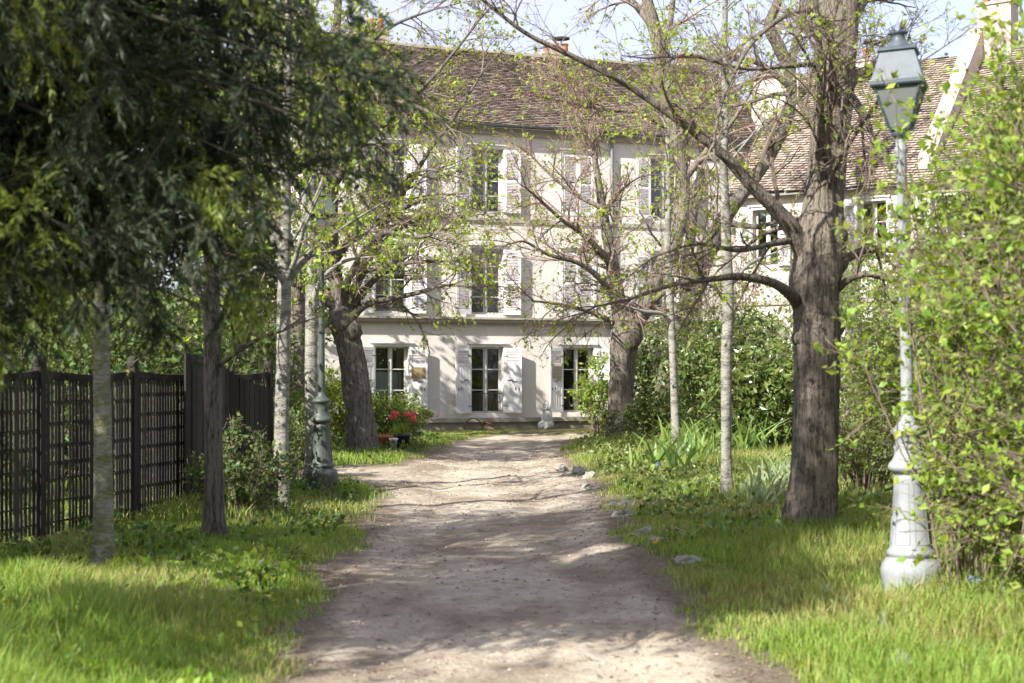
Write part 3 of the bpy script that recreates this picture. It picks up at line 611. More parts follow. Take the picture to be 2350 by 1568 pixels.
big = tree('linden_tree', 'big rough barked linden with knotted trunk right of the path, in front of the hedge', 
  tp(Y0, [(1858,1235,.25),(1862,1190,.235),(1868,1080,.222),(1872,950,.222),(1876,800,.235),(1875,700,.228),(1873,650,.26),(1882,600,.25),(1888,540,.25),(1888,480,.20),(1896,400,.185),(1905,300,.178),(1915,200,.182),(1921,100,.19),(1925,0,.195),(1930,-150,.17),(1920,-500,.10)]),
  [tp(Y0, [(1850,600,.09),(1820,530,.09),(1780,480,.075),(1725,425,.06),(1660,355,.049),(1570,285,.039),(1480,222,.031),(1400,172,.029),(1290,118,.023),(1200,72,.019),(1090,-15,.014)], -.12),
   tp(Y0, [(1830,700,.055),(1815,676,.055),(1770,648,.045),(1700,635,.038),(1640,640,.03),(1540,655,.02),(1440,690,.012)], -.2),
   tp(Y0, [(1905,620,.06),(1950,590,.045),(2000,572,.036),(2090,578,.03),(2180,592,.02),(2260,560,.012)], .15),
   tp(Y0, [(1905,680,.05),(1950,640,.036),(2000,628,.03),(2060,640,.02),(2120,680,.01)], -.15),
   tp(Y0, [(1935,230,.05),(1900,180,.038),(1865,150,.032),(1807,152,.024),(1710,158,.017),(1600,130,.015)], -.3),
   tp(Y0, [(1910,90,.045),(1882,40,.035),(1844,24,.028),(1788,45,.023),(1731,94,.019),(1694,150,.016),(1655,240,.013),(1636,340,.012)], -.25),
   tp(Y0, [(1930,215,.07),(1960,175,.05),(1990,160,.035),(2020,150,.02)], .2),
   tp(Y0, [(1930,200,.06),(1955,225,.045),(1985,270,.035),(2005,320,.02)], -.3),
   tp(Y0, [(1950,50,.045),(1985,5,.035),(2010,-40,.025),(2060,-100,.015)], .2),
   tp(Y0, [(1840,545,.05),(1770,560,.03),(1690,575,.022),(1600,560,.015),(1500,590,.008)], -.3),
   tp(Y0, [(1860,500,.05),(1800,520,.03),(1740,545,.02),(1660,610,.012)], .25),
   tp(Y0, [(1900,350,.05),(1860,270,.04),(1800,215,.025),(1700,240,.018),(1560,250,.012)], .3),
   tp(Y0, [(1925,-100,.1),(1850,-200,.06),(1700,-260,.04),(1500,-300,.02)], -.2),
   tp(Y0, [(1930,-100,.1),(2000,-250,.06),(2150,-330,.04)], .4)],
  11, S=44, ridge=.055, flare=.22, step=.035, knobs=[(at(1845,555,Y0-.03), .14), (at(1918,600,Y0), .12), (at(1833,775,Y0-.05),.07), (at(1917,750,Y0),.09), (at(1878,560,Y0-.13),.14), (at(1850,640,Y0-.08),.13), (at(1895,490,Y0-.06),.11)],
  n1=2.9, L1=1.15, n2=8, L2=.52, n3=4, L3=.2, nl=.6, ls=.042, rmin=.0028, auto=8, autoL=2.4, auto_t=(.42,.8))
Y1 = 34.8
tree('chestnut_tree', 'thick upright trunk with ivy at its foot just right of the path end',
  tp(Y1, [(1425,1012,.40),(1423,960,.33),(1424,900,.31),(1428,830,.33),(1435,780,.37),(1450,740,.33),(1485,690,.25),(1528,600,.23),(1560,500,.2),(1565,400,.18),(1545,300,.17),(1525,200,.17),(1515,120,.16),(1498,50,.15),(1480,-30,.12),(1460,-200,.08)]),
  [tp(Y1, [(1432,780,.24),(1420,700,.2),(1408,620,.18),(1392,530,.13),(1378,450,.1),(1368,380,.07),(1350,300,.05),(1300,200,.03)], .1),
   tp(Y1, [(1420,720,.10),(1385,650,.08),(1330,605,.06),(1260,585,.045),(1205,555,.03),(1170,560,.015)], -.4),
   tp(Y1, [(1412,740,.08),(1350,715,.05),(1290,700,.04),(1220,690,.02)], -.5),
   tp(Y1, [(1400,600,.1),(1340,540,.07),(1290,505,.05),(1240,460,.035),(1205,430,.02)], -.5),
   tp(Y1, [(1510,110,.1),(1535,60,.08),(1545,0,.06),(1560,-60,.04)], .1),
   tp(Y1, [(1498,60,.1),(1465,20,.08),(1440,-10,.07),(1400,-60,.05)], .1),
   tp(Y1, [(1565,420,.1),(1620,350,.07),(1680,280,.05),(1730,200,.03)], -.2),
   tp(Y1, [(1545,300,.1),(1470,260,.06),(1380,250,.045),(1260,225,.03)], -.5),
   tp(Y1, [(1470,720,.1),(1540,660,.06),(1620,640,.04),(1700,650,.02)], -.5),
   tp(Y1, [(1385,480,.07),(1310,440,.045),(1240,380,.03)], .3)],
  21, S=32, ridge=.06, flare=.18, knobs=[(at(1440,770,Y1-.1),.36)], n1=3.6, L1=1.75, n2=9, L2=.8, n3=5, L3=.32, nl=.6, ls=.075, twig='twig_pink', rmin=.0055, droop=.9)
Y2 = 38
tree('sloping_tree', 'tree with ivy clad trunk sloping right, behind the slim trunk and the laurel',
  tp(Y2, [(1518,995,.34),(1524,920,.3),(1537,850,.28),(1572,730,.28),(1608,610,.27),(1660,505,.22),(1715,430,.18),(1768,355,.16),(1808,270,.15),(1815,185,.14),(1788,110,.16),(1766,60,.15),(1785,0,.12),(1795,-90,.08)]),
  [tp(Y2, [(1572,730,.17),(1575,640,.16),(1585,540,.14),(1598,450,.1),(1610,350,.06)], 0),
   tp(Y2, [(1815,175,.13),(1825,100,.11),(1845,40,.09),(1870,-40,.06)], .1),
   tp(Y2, [(1815,200,.1),(1750,150,.07),(1690,135,.05),(1620,140,.03)], -.3),
   tp(Y2, [(1735,430,.1),(1690,350,.07),(1670,260,.05),(1660,160,.03)], .3),
   tp(Y2, [(1660,510,.1),(1740,520,.06),(1820,500,.04),(1900,520,.02)], -.3)],
  31, S=26, ridge=.06, flare=.2, bark='bark_dark', n1=3.4, L1=2.0, n2=9, L2=.9, n3=5, L3=.36, nl=.55, ls=.085, twig='twig_pink', rmin=.005)
Y3 = 28
tree('pollarded_tree', 'stout leaning trunk with cut knob top left of the path by the tulip pots',
  tp(Y3, [(834,1048,.36),(832,1020,.31),(828,960,.275),(820,900,.268),(812,840,.25),(800,790,.245),(789,750,.25),(784,715,.24),(776,670,.15),(766,600,.13),(762,500,.12),(768,380,.10),(775,250,.09),(770,120,.08),(780,-30,.06),(790,-200,.04)]),
  [tp(Y3, [(795,735,.14),(840,700,.07),(900,685,.055),(960,672,.045),(1020,655,.03),(1080,660,.015)], -.25),
   tp(Y3, [(790,730,.12),(815,660,.09),(850,590,.07),(885,500,.055),(940,420,.05),(990,340,.04),(1050,260,.03),(1110,160,.02)], .15),
   tp(Y3, [(785,720,.1),(745,690,.07),(700,665,.05),(640,640,.035),(560,610,.02)], -.2),
   tp(Y3, [(800,720,.1),(850,650,.07),(910,610,.05),(980,600,.035),(1040,600,.02)], -.4),
   tp(Y3, [(766,600,.1),(830,520,.07),(920,480,.05),(980,455,.03),(1030,465,.02)], -.3),
   tp(Y3, [(768,420,.1),(830,330,.07),(900,270,.05),(1000,170,.035),(1090,60,.02)], -.2),
   tp(Y3, [(775,300,.08),(700,220,.06),(640,130,.04),(600,20,.02)], .2),
   tp(Y3, [(775,220,.08),(830,120,.05),(900,60,.035),(1000,20,.02)], -.2),
   tp(Y3, [(770,130,.07),(720,50,.05),(660,-40,.03)], -.2),
   tp(Y3, [(785,715,.1),(800,640,.07),(870,540,.045),(950,545,.035),(1010,535,.02)], -.6),
   tp(Y3, [(775,250,.08),(880,230,.05),(980,255,.04),(1040,300,.02)], -.5),
   tp(Y3, [(860,575,.06),(940,510,.045),(1000,500,.03),(1050,505,.015)], -.3), tp(Y3, [(890,465,.05),(930,410,.04),(980,390,.03),(1030,400,.015)], -.5)],
  41, S=34, ridge=.055, flare=.15, bark='bark_dark', knobs=[(at(785,740,Y3-.05),.27),(at(808,760,Y3-.1),.2)], n1=3.4, L1=1.5, n2=9, L2=.7, n3=5, L3=.28, nl=.8, ls=.072, rmin=.004, droop=.9)
slim_lab = {}
tree('young_tree', 'slim grey trunk close to the left of the big linden, bare and straight',
  tp(17.7, [(1668,1158,.075),(1667,1100,.066),(1666,1000,.066),(1667,900,.07),(1668,800,.068),(1672,700,.066),(1668,600,.062),(1664,480,.056),(1661,380,.05),(1664,250,.045),(1662,100,.04),(1664,0,.035),(1662,-150,.025)]),
  [tp(17.7, [(1674,660,.03),(1700,625,.028),(1730,600,.02),(1780,580,.012)], .1), tp(17.7, [(1662,690,.028),(1640,660,.022),(1590,640,.018),(1530,630,.01)], -.15)],
  51, S=18, ridge=.03, flare=.55, bark='bark_smooth', n1=1.8, L1=.9, n2=5, L2=.45, n3=3, L3=.18, nl=.8, ls=.055, auto=16, autoL=1.7, auto_t=(.5,.99), group='slim young trees along the path')
tree('young_tree', 'slim pale trunk between the laurel bush and the thick ivy footed trunk',
  tp(28.5, [(1552,1045,.10),(1550,980,.085),(1546,880,.08),(1542,760,.078),(1536,660,.075),(1532,560,.065),(1534,440,.055),(1532,300,.045),(1534,150,.035),(1534,50,.02)]),
  [tp(28.5, [(1542,745,.05),(1520,720,.035),(1480,715,.03),(1430,700,.015)], -.2)],
  52, S=14, ridge=.03, flare=.55, bark='bark_smooth', n1=1.8, L1=1.1, n2=5, L2=.55, n3=3, L3=.22, nl=1.2, ls=.08, auto=15, autoL=2.0, auto_t=(.45,.99), group='slim young trees along the path')
tree('young_tree', 'pale slim trunk with a dark stake at its foot, left of the far lamp post',
  tp(16.3, [(643,1185,.10),(645,1130,.085),(646,1000,.078),(648,880,.078),(650,760,.078),(652,680,.082),(654,600,.07),(657,480,.06),(656,350,.055),(660,200,.045),(662,60,.04),(664,-120,.025)]),
  [tp(16.3, [(656,655,.045),(635,625,.035),(600,612,.028),(560,628,.02),(510,640,.012)], -.15), tp(16.3, [(654,660,.04),(690,610,.03),(720,585,.02),(770,575,.012)], .12),
   tp(16.3, [(654,650,.04),(676,600,.03),(700,520,.02),(740,430,.012)], -.2), tp(16.3, [(655,600,.04),(620,540,.03),(570,470,.02),(540,400,.012)], .2)],
  53, S=22, ridge=.035, flare=.5, bark='bark_smooth', n1=2.2, L1=1.0, n2=6, L2=.5, n3=3, L3=.2, nl=1.4, ls=.068, auto=20, autoL=1.6, auto_t=(.42,.99), group='slim young trees along the path')
tree('young_tree', 'pale slim trunk directly left of the dark green lamp post',
  tp(20.2, [(716,1125,.11),(716,1060,.092),(715,950,.088),(714,850,.088),(715,750,.085),(716,650,.08),(718,550,.07),(716,400,.06),(712,250,.05),(716,100,.04),(714,-80,.02)]),
  [tp(20.2, [(716,700,.05),(740,640,.035),(790,600,.025),(850,590,.015)], -.2)],
  54, S=20, ridge=.035, flare=.5, bark='bark_smooth', n1=2.0, L1=1.1, n2=6, L2=.5, n3=3, L3=.2, nl=1.6, ls=.075, leaf='fresh', auto=20, autoL=1.7, auto_t=(.4,.99), group='slim young trees along the path')
tree('young_tree', 'mossy slim trunk sunlit in front of the trellis fence at far left',
  tp(11.6, [(237,1318,.085),(237,1240,.077),(237,1100,.074),(236,960,.072),(234,860,.070),(233,760,.066),(230,640,.06),(228,500,.055),(226,350,.05),(224,200,.042),(224,0,.035)]),
  [], 55, S=24, ridge=.03, flare=.5, bark='bark_moss', n1=1.8, L1=.7, n2=5, L2=.35, n3=2, L3=.15, nl=.6, ls=.04, auto=7, autoL=1.2, auto_t=(.6,.99), group='slim young trees along the path')
tree('young_tree', 'dark shaded trunk in front of the trellis fence, second from the left edge',
  tp(13.4, [(492,1262,.105),(491,1180,.092),(490,1050,.086),(489,900,.084),(488,780,.08),(486,680,.075),(484,560,.066),(480,420,.058),(478,260,.05),(476,100,.04)]),
  [tp(13.4, [(488,850,.035),(540,810,.028),(600,775,.02),(650,760,.01)], -.1), tp(13.4, [(488,720,.04),(440,640,.03),(400,560,.02)], .1)], 56, S=20, ridge=.04, flare=.5, bark='bark_dark', n1=2.0, L1=.8, n2=5, L2=.4, n3=3, L3=.17, nl=.8, ls=.045, auto=8, autoL=1.3, auto_t=(.45,.99), group='slim young trees along the path')
tree('rough_tree', 'brown rough trunk half hidden behind the pale slim trunk, by the house corner',
  tp(33, [(692,960,.3),(688,900,.26),(684,820,.25),(680,740,.24),(672,660,.22),(650,540,.18),(630,400,.14),(620,250,.1),(600,80,.07),(590,-60,.05)]),
  [tp(33, [(676,690,.14),(700,600,.1),(735,500,.08),(760,380,.05),(800,250,.03)], .1), tp(33, [(640,480,.1),(570,400,.07),(500,330,.05),(420,250,.03)], -.1), tp(33, [(625,330,.1),(690,230,.06),(740,120,.04),(800,20,.02)], -.3)],
  57, S=22, ridge=.06, flare=.15, bark='bark', n1=2, L1=1.6, n2=6, L2=.75, n3=3, L3=.3, nl=2.0, ls=.095, rmin=.005, auto=12, autoL=2.8)
# trees in the garden behind the fence
for i, (px, Y, h, lab) in enumerate([(60, 24, 7.5, 'leafy garden tree at the far left behind the trellis fence, nearest the picture edge'),
        (330, 27, 8.5, 'tall leafy garden tree behind the trellis fence between the mossy and the dark slim trunk'), (560, 36, 7.0, 'leafy tree behind the fence end, left of the sunlit house gable'), (160, 40, 9.5, 'furthest tall garden tree behind the fence at left')]):
    b = at(px, 0, Y); x = b[0]; rg = np.random.default_rng(70+i)
    pts = [(x+rg.normal()*.12*k, Y+rg.normal()*.1*k, h*k/7, .17*(1-k/8)+.02) for k in range(8)]
    tree('garden_tree', lab, pts, [], 71+i, S=12, ridge=.05, bark='bark_dark', leaf='garden', n1=2.0, L1=1.5, n2=7, L2=.75, n3=3, L3=.3, nl=4, ls=.13, rmin=.006, auto=22, autoL=3.0, auto_t=(.22,.98), group='garden trees behind the fence', upb=.2)

# ------------------------------------------------------------------ conifer in the foreground
def conifer(bx, by, lab, seed, front):
    rg = np.random.default_rng(seed); t = thing('spruce_tree', lab, 'tree', (bx,by,gz(bx,by)-.05))
    base = np.array([bx,by,gz(bx,by)-.05]); a = Acc(); tr = [(bx,by,base[2],.24),(bx,by,1.5,.2),(bx+.05,by,3,.17),(bx,by,5,.13),(bx,by,7.5,.07),(bx,by,9.2,.02)]; trunk_mesh(a, tr, 18, .06, 9)
    P0=[]; R0=[]
    for k in range(64):
        z = 1.9 + 6.8*(k/64)**.9 ; L = 3.1*(1-(z-1.9)/8.5)+.4; q = rg.uniform(0, 2*np.pi)
        if k < 40 and rg.uniform() < .45: q = rg.uniform(-.75, .35)
        if front and z < 3.3 and -1.5 < q-2*np.pi*(q>np.pi) < 1.3: L *= .5
        d = np.array([math.cos(q), math.sin(q), .02]); K = 10; p = np.array([bx,by,z]); out=[p]
        for m in range(K-1):
            d = unit(d + rg.normal(size=3)*.05 + np.array([0,0,-.035 if m < 6 else .03])); p = p+d*L/(K-1); out.append(p)
        P0.append(out); R0.append(np.linspace(.03,.006,K))
    # boughs that reach across the view, placed where the photograph shows them
    for (x1,z1,dy) in [] if not front else [(-.70,3.12,.1),(-.64,2.98,-.3),(-.85,3.02,.3),(-1.0,2.95,-.1),(-1.2,2.8,.3),(-.8,3.35,.0),(-1.1,3.45,.2),(-1.45,3.5,-.2),(-.82,2.78,-.4),(-.98,2.66,.1),(-1.1,2.6,-.3),
            (-1.25,2.6,.5),(-1.5,2.5,-.2),(-1.4,2.35,.2),(-1.7,2.4,.4),(-1.9,2.2,-.3),(-2.2,2.25,.1),(-2.4,2.0,-.4),(-1.6,2.12,.0),(-2.0,2.72,.3),(-1.7,3.0,-.4),(-2.6,2.6,.2),(-1.4,3.0,.4),(-1.5,2.75,.0),(-2.55,3.3,.1),(-2.05,2.45,.5),(-1.8,2.05,.6),(-1.3,2.15,.5)]:
        x1 = x1-.12 if x1 > -1.3 else x1-.08; z0 = z1+.75
        p0 = np.array([bx,by,z0]); p1 = np.array([x1, 7.0+dy, z1]); mid = (p0+p1)/2+np.array([0,0,.22]); q = resample(np.array([p0,mid,p1]), 10); P0.append(q); R0.append(np.linspace(.03,.006,10))
    P0=np.array(P0); R0=np.array(R0); a.add(*tubes(P0,R0*.8,6), 1, True); a.link('trunk', ['bark_dark','twig_dark'], t, org=base)
    P1,R1 = spawn(P0,R0,17,.18,1.,.6,6,(.5,1.1),.0,.14,-.07,.6,rg,rmin=.004,shrink=.35)
    P2,R2 = spawn(P1,R1,10,.1,1.,.30,5,(.5,1.0),-.08,.14,-.15,.7,rg,rmin=.0025,shrink=.2)
    cr = Acc(); cr.add(*tubes(P1,R1,4), 0); cr.add(*tubes(P2,R2,3), 0)
    PP = np.concatenate([P2]); n = 44; c = pts_on(PP, n, rg, 0, 1); idx = np.repeat(np.arange(len(PP)), n); dr = unit(PP[idx,-1]-PP[idx,0])
    lit_spray = np.repeat(rg.uniform(size=len(P1)) < .22, 10)[idx]  # random whole sprays get the painted sunlit colour
    V,f = leaves(c, .05, rg, droop=.25, asp=.17, fold=0, dirs=dr*1.2, spread=.55); cr.add(V, f[~lit_spray], 1); cr.n -= len(V); cr.f.append(f[lit_spray]+cr.n); cr.m.append(np.full(lit_spray.sum(),2)); cr.sm.append(np.zeros(lit_spray.sum(),bool)); cr.n += len(V)
    cr.link('foliage', ['twig_dark','needle','needle_sunlit'], t, org=base)
conifer(-4.0, 8.0, 'dark conifer with hanging sprays filling the upper left foreground', 99, True)
for (sx, sy, hh, lb, sd) in [(-5.4,5.7,7.0,'branched tree outside the picture at left, nearest the camera',81),(-7.8,7.2,9.5,'taller branched tree outside the picture at left, furthest from the path',82),(-7.0,9.0,9.5,'branched tree outside the picture at left, behind the conifer',83)]:
    rgx = np.random.default_rng(sd); tree('verge_tree', lb, [(sx+.1*k*rgx.normal(),sy+.1*k*rgx.normal(),hh*k/7,.2*(1-k/8)+.02) for k in range(8)], [], sd, S=12, bark='bark_dark', n1=3.6, L1=1.4, n2=8, L2=.7, n3=3, L3=.3, nl=1.2, ls=.09, auto=24, autoL=2.3, auto_t=(.35,.98), group='trees outside the picture', rmin=.006)

# ------------------------------------------------------------------ bushes
def bush(name, label, x, y, rx_, ry_, h, seed, leaf, ls, stems=26, twig='twig', n1=6, n2=6, nl=3, L1=None, cat='bush', group=None, droop=.2, asp=.62, fill=0, spread_top=1.0, lean=(0,0), extra=None, rstem=.014, rmin=.003):
    rg = np.random.default_rng(seed); z = gz(x,y)-.03; t = thing(name, label, cat, (x,y,z), 0, group); base = np.array([x,y,z]); K=9
    q = rg.uniform(0,2*np.pi,stems); rr = np.sqrt(rg.uniform(0,1,stems)); st = np.stack([x+.35*rx_*rr*np.cos(q), y+.35*ry_*rr*np.sin(q), np.full(stems,z)],1)
    en = np.stack([x+rx_*rr*np.cos(q)*spread_top+lean[0], y+ry_*rr*np.sin(q)*spread_top+lean[1], z+h*(1-.55*rr**2.2)*rg.uniform(.75,1.05,stems)],1)
    u = np.linspace(0,1,K)[None,:,None]; P = st[:,None]*(1-u)+en[:,None]*u; P[:,:,2] += (np.sin(u[:,:,0]*np.pi)*.16*h*rr[:,None]); P[:,1:] += np.cumsum(rg.normal(size=(stems,K-1,3))*.02*h/2,1)
    Rr = np.ones((stems,1))*np.linspace(rstem, rstem*.3, K)[None]
    L1 = L1 or h*.28; P1,R1 = spawn(P,Rr,n1,.12,1.,L1,5,(.4,1.1),.05,.16,-.02,.7,rg,rmin=rmin,shrink=.3); P2,R2 = spawn(P1,R1,n2,.15,1.,L1*.45,4,(.4,1.1),.05,.18,-.02,.8,rg,rmin=rmin*.8,shrink=.2)
    b = Acc(); b.add(*tubes(P,Rr,6),0,True); b.add(*tubes(P1,R1,4)); b.add(*tubes(P2,R2,3)); b.link('stems', twig, t, org=base)
    c = np.concatenate([pts_on(P2,nl,rg,.1,1.,.012), pts_on(P1,max(1,nl),rg,.3,1.,.012)]); cr = Acc()
    if fill:
        v = rg.normal(size=(fill,3)); v = unit(v)*(rg.uniform(.45,1.,(fill,1))**.6); nn_ = np.array([mnoise.noise(Vector(p*2.2)+Vector((seed,0,0))) for p in v]); v *= (1+.5*nn_)[:,None]
        c = np.concatenate([c, np.stack([x+lean[0]*.5+v[:,0]*rx_, y+v[:,1]*ry_, z+h*.5+v[:,2]*h*.5],1)])
    c = c[c[:,2] > gh(c[:,0],c[:,1])+.02]
    mats = [leaf]
    if leaf == 'fresh':
        k2 = rg.uniform(size=len(c)) < .4; cr.add(*leaves(c[~k2], ls, rg, droop=droop, asp=asp), 0); cr.add(*leaves(c[k2], ls*.72, rg, droop=droop, asp=asp*.8), 1); mats = [leaf, 'hedge']
    else: cr.add(*leaves(c, ls, rg, droop=droop, asp=asp), 0)
    if extra:
        k = extra[1]; cc = pts_on(P1,1,rg,.8,1.,.05); cc = cc[rg.choice(len(cc), min(k,len(cc)), False)]; cc = np.repeat(cc,7,0)+rg.normal(size=(len(cc)*7 if False else min(k,len(cc))*7,3))*.025; cr.add(*leaves(cc, .055, rg, asp=.9), len(mats)); mats.append(extra[0])
    cr.link('leaves', mats, t, org=base); return t
# hedge of arching lilac-like bushes on the right
for i, (x,y,rx_,ry_,h,n,fl,lab) in enumerate([(3.72,8.1,.85,.9,4.2,50,4500,'tall arching bush with fresh green leaves at the right edge, nearest to the camera'),
      (4.15,11.0,.75,.8,4.0,50,4000,'tall leafy bush directly behind the pale lamp post'),
      (5.2,12.0,1.1,1.2,5.1,46,3500,'tall leafy bush at the right edge, behind the nearest one'),
      (4.75,14.8,.8,1.0,2.5,44,2000,'leafy bush between the big linden and the pale lamp post'),
      (3.85,9.35,.75,.7,1.8,40,4200,'low dense bush filling the hedge foot right of the pale lamp post'),(4.0,7.6,.7,.6,1.7,36,3000,'low dense bush at the right picture edge, nearest the camera at the hedge foot'),
      (6.0,15.5,1.5,1.4,4.9,44,3500,'tall leafy bush at the right edge, furthest back in the hedge')]):
    bush('arching_bush', lab, x, y, rx_, ry_, h, 200+i, 'fresh', .062, stems=n, n1=15, n2=7, nl=4, L1=.8, group='leafy bushes forming the hedge at right', twig='twig', rstem=.016, spread_top=1.1, lean=(-.15 if i<1 else 0, 0), fill=fl)
bush('ivy_bush', 'climbing spray of bright leaves hanging over the lantern of the pale lamp post', 3.05, 9.55, .42, .25, 3.75, 215, 'fresh', .065, stems=16, n1=10, n2=5, nl=3, L1=.42, lean=(-.38,-.05), rstem=.008)
bush('laurel_bush', 'large dark glossy laurel bush right of the path before the side house', at(1690,0,31)[0], 31, 1.45, 1.2, 2.9, 220, 'laurel', .16, stems=30, n1=8, n2=5, nl=3, fill=4200, droop=.5, asp=.42)
bush('laurel_bush', 'lower dark laurel bush just left of the big linden trunk', at(1755,0,27)[0], 27, 1.1, 1.0, 2.0, 221, 'laurel', .15, stems=22, n1=8, n2=5, nl=3, fill=5000, droop=.5, asp=.42)
bush('garden_bush', 'tall yellow green shrub behind the laurel, under the side house windows', at(1700,0,34)[0], 34, 1.6, 1.0, 4.6, 222, 'hedge', .085, stems=34, n1=8, n2=6, nl=2)
bush('garden_bush', 'green shrub behind the big linden, in front of the side house', at(1985,0,26)[0], 26, 1.6, 1.2, 3.9, 223, 'hedge', .08, stems=34, n1=9, n2=6, nl=3, fill=4500)
bush('garden_bush', 'dark green shrub at the foot of the hedge between the linden and the lamp', at(1990,0,17.5)[0], 17.5, .7, .6, 1.7, 224, 'hedge', .06, stems=24, n1=9, n2=6, nl=2)
bush('garden_bush', 'thin leafy shrub left of the thick ivy footed trunk, against the right window', at(1372,0,37)[0], 37.4, .35, .35, 2.2, 225, 'fresh', .11, stems=14, n1=8, n2=5, nl=3)
bush('rose_bush', 'flowering bush with pink blossoms under the left window of the house', at(900,0,34)[0], 34, .85, .8, 1.2, 226, 'hedge', .075, stems=26, n1=8, n2=6, nl=2, fill=1500, extra=('pink', 26))
bush('garden_bush', 'yellow green shrub between the far lamp post and the leaning trunk', at(780,0,33)[0], 33, .9, .8, 1.75, 227, 'lime', .08, stems=26, n1=8, n2=6, nl=2, fill=1200)
bush('garden_bush', 'low yellow green shrub seen between the two pale slim trunks', at(678,0,26)[0], 26, .55, .6, 1.25, 228, 'hedge', .07, stems=20, n1=8, n2=6, nl=2, fill=900)
bush('garden_bush', 'tall reddish twiggy shrub against the sunlit gable behind the fence end', at(612,0,27)[0], 27, .5, .5, 1.8, 229, 'hedge', .06, stems=20, n1=8, n2=5, nl=1, twig='twig_pink')
for i, (px,Y,rx_,h,lab) in enumerate([(30,17,1.5,2.6,'dense garden shrub behind the fence at the left picture edge'),(180,22,2.0,3.2,'wide garden shrub behind the fence left of the mossy trunk'),(350,19,1.3,2.9,'yellow green garden shrub behind the fence between the two slim trunks'),
        (430,26,1.8,3.6,'tall garden shrub behind the fence above the dark trunk'),(250,33,2.6,4.0,'far broad garden shrub beyond the others behind the fence'),(505,31,1.6,3.4,'garden shrub behind the dark end of the fence'),(-60,30,2.5,4.2,'far garden shrub beyond the left edge shrub')]):
    bush('garden_shrub', lab, at(px,0,Y)[0], Y, rx_, 1.3, h, 240+i, 'garden', .075+.001*Y, stems=34, n1=8, n2=6, nl=3, fill=int(2200*rx_), group='garden shrubs behind the fence')
for i, (px,Y,w_,h,lab) in enumerate([(560,15.2,.5,1.0,'dark low bush at the foot of the fence end'),(690,22.5,.6,1.0,'low dark shrub behind the far lamp post foot'),(600,18.5,.5,1.1,'low shrub between the fence end and the pale staked trunk')]):
    bush('low_shrub', lab, at(px,0,Y)[0], Y, w_, .5, h, 260+i, 'garden', .055, stems=22, n1=8, n2=6, nl=2, fill=600)
bush('garden_bush', 'dark leafy shrub right behind the ivy clad sloping trunk', at(1545,0,40)[0], 40.0, 1.5, .8, 3.0, 231, 'laurel', .13, stems=28, n1=8, n2=6, nl=3, fill=3500)
# ivy on trunks
def ivy(name, label, cx, cy, r, h, n, seed, cat='ivy', lean=0.0):
    rg = np.random.default_rng(seed); z = rg.uniform(0,1,n)**1.6*h; q = rg.uniform(0,2*np.pi,n); rr = r*(1+.35*np.exp(-z/.4))+rg.uniform(-.02,.07,n)
    c = np.stack([cx+lean*z+rr*np.cos(q), cy+rr*np.sin(q), gz(cx,cy)+z],1); a = Acc(); a.add(*leaves(c, .085, rg, droop=.6, asp=.85))
    o = a.link(name, 'ivy', None, org=(cx,cy,gz(cx,cy))); tag(o, label, cat)
p = at(1428,0,Y1); ivy('ivy', 'ivy climbing round the foot of the thick trunk beside the path end', p[0], Y1, .38, .7, 700, 301)
p = at(1518,0,Y2); ivy('ivy', 'tall ivy covering the lower part of the sloping trunk', p[0], Y2-.05, .36, 2.4, 2200, 302, lean=.22)
p = at(1500,0,33); bush('ivy_mound', 'low mound of ivy between the thick trunk and the slim pale trunk', p[0], 33, .8, .5, 1.1, 303, 'ivy', .08, stems=18, n1=8, n2=5, nl=3, fill=1400)

# ------------------------------------------------------------------ fence
FA, FB = np.array([-5.75, 8.4]), np.array([-3.15, 18.4])
def fence_thing():
    ang = math.atan2(FB[1]-FA[1], FB[0]-FA[0]); L = float(np.linalg.norm(FB-FA)); t = thing('trellis_fence', 'dark weathered wooden trellis fence with scalloped panels running along the left verge', 'fence', (FA[0],FA[1],0), ang)
    rg = np.random.default_rng(77); n = 6; W_ = L/n
    for i in range(n+1):
        x = i*W_; p = Acc(); q = FA+(FB-FA)*x/L; z = gz(q[0],q[1])-.1; lt = lathe([(1.68,.055),(1.70,.06),(1.74,.062),(1.78,.05),(1.80,.02),(1.802,0)], 12, (x,0)); p.box(x-.045,x+.045,-.045,.045,z,1.68); p.add(*lt, 0, True); p.link('post', 'wood', t)
    for i in range(n):
        x0, x1 = i*W_+.06, (i+1)*W_-.06; q = FA+(FB-FA)*(x0+x1)/2/L; z = gz(q[0],q[1])+.02; a = Acc(); m = int((x1-x0)/.06); 
        top = lambda u: 1.58+.04*(2*abs(u-.5))**1.8
        for k in range(m+1):
            if rg.uniform() < .05: continue
            x = x0+(x1-x0)*k/m+rg.normal()*.007; a.box(x-.02,x+.02,-.018+rg.normal()*.002,-.008,z+rg.uniform(-.02,.03),top(k/m)+rg.uniform(-.01,.01))
        zz = z+.12
        while zz < 1.5: a.box(x0,x1,-.007,.008,zz-.009,zz+.009); zz += .19+rg.uniform(-.03,.03)
        us = np.linspace(0,1,14)
        for u0,u1 in zip(us,us[1:]):
            xa,xb = x0+(x1-x0)*u0, x0+(x1-x0)*u1; a.add([(xa,-.03,top(u0)-.05),(xb,-.03,top(u1)-.05),(xb,.03,top(u1)-.05),(xa,.03,top(u0)-.05),(xa,-.03,top(u0)+.02),(xb,-.03,top(u1)+.02),(xb,.03,top(u1)+.02),(xa,.03,top(u0)+.02)], np.array([(3,2,1,0),(4,5,6,7),(0,1,5,4),(1,2,6,5),(2,3,7,6),(3,0,4,7)]))
        a.link('trellis_panel', 'wood', t)
fence_thing()
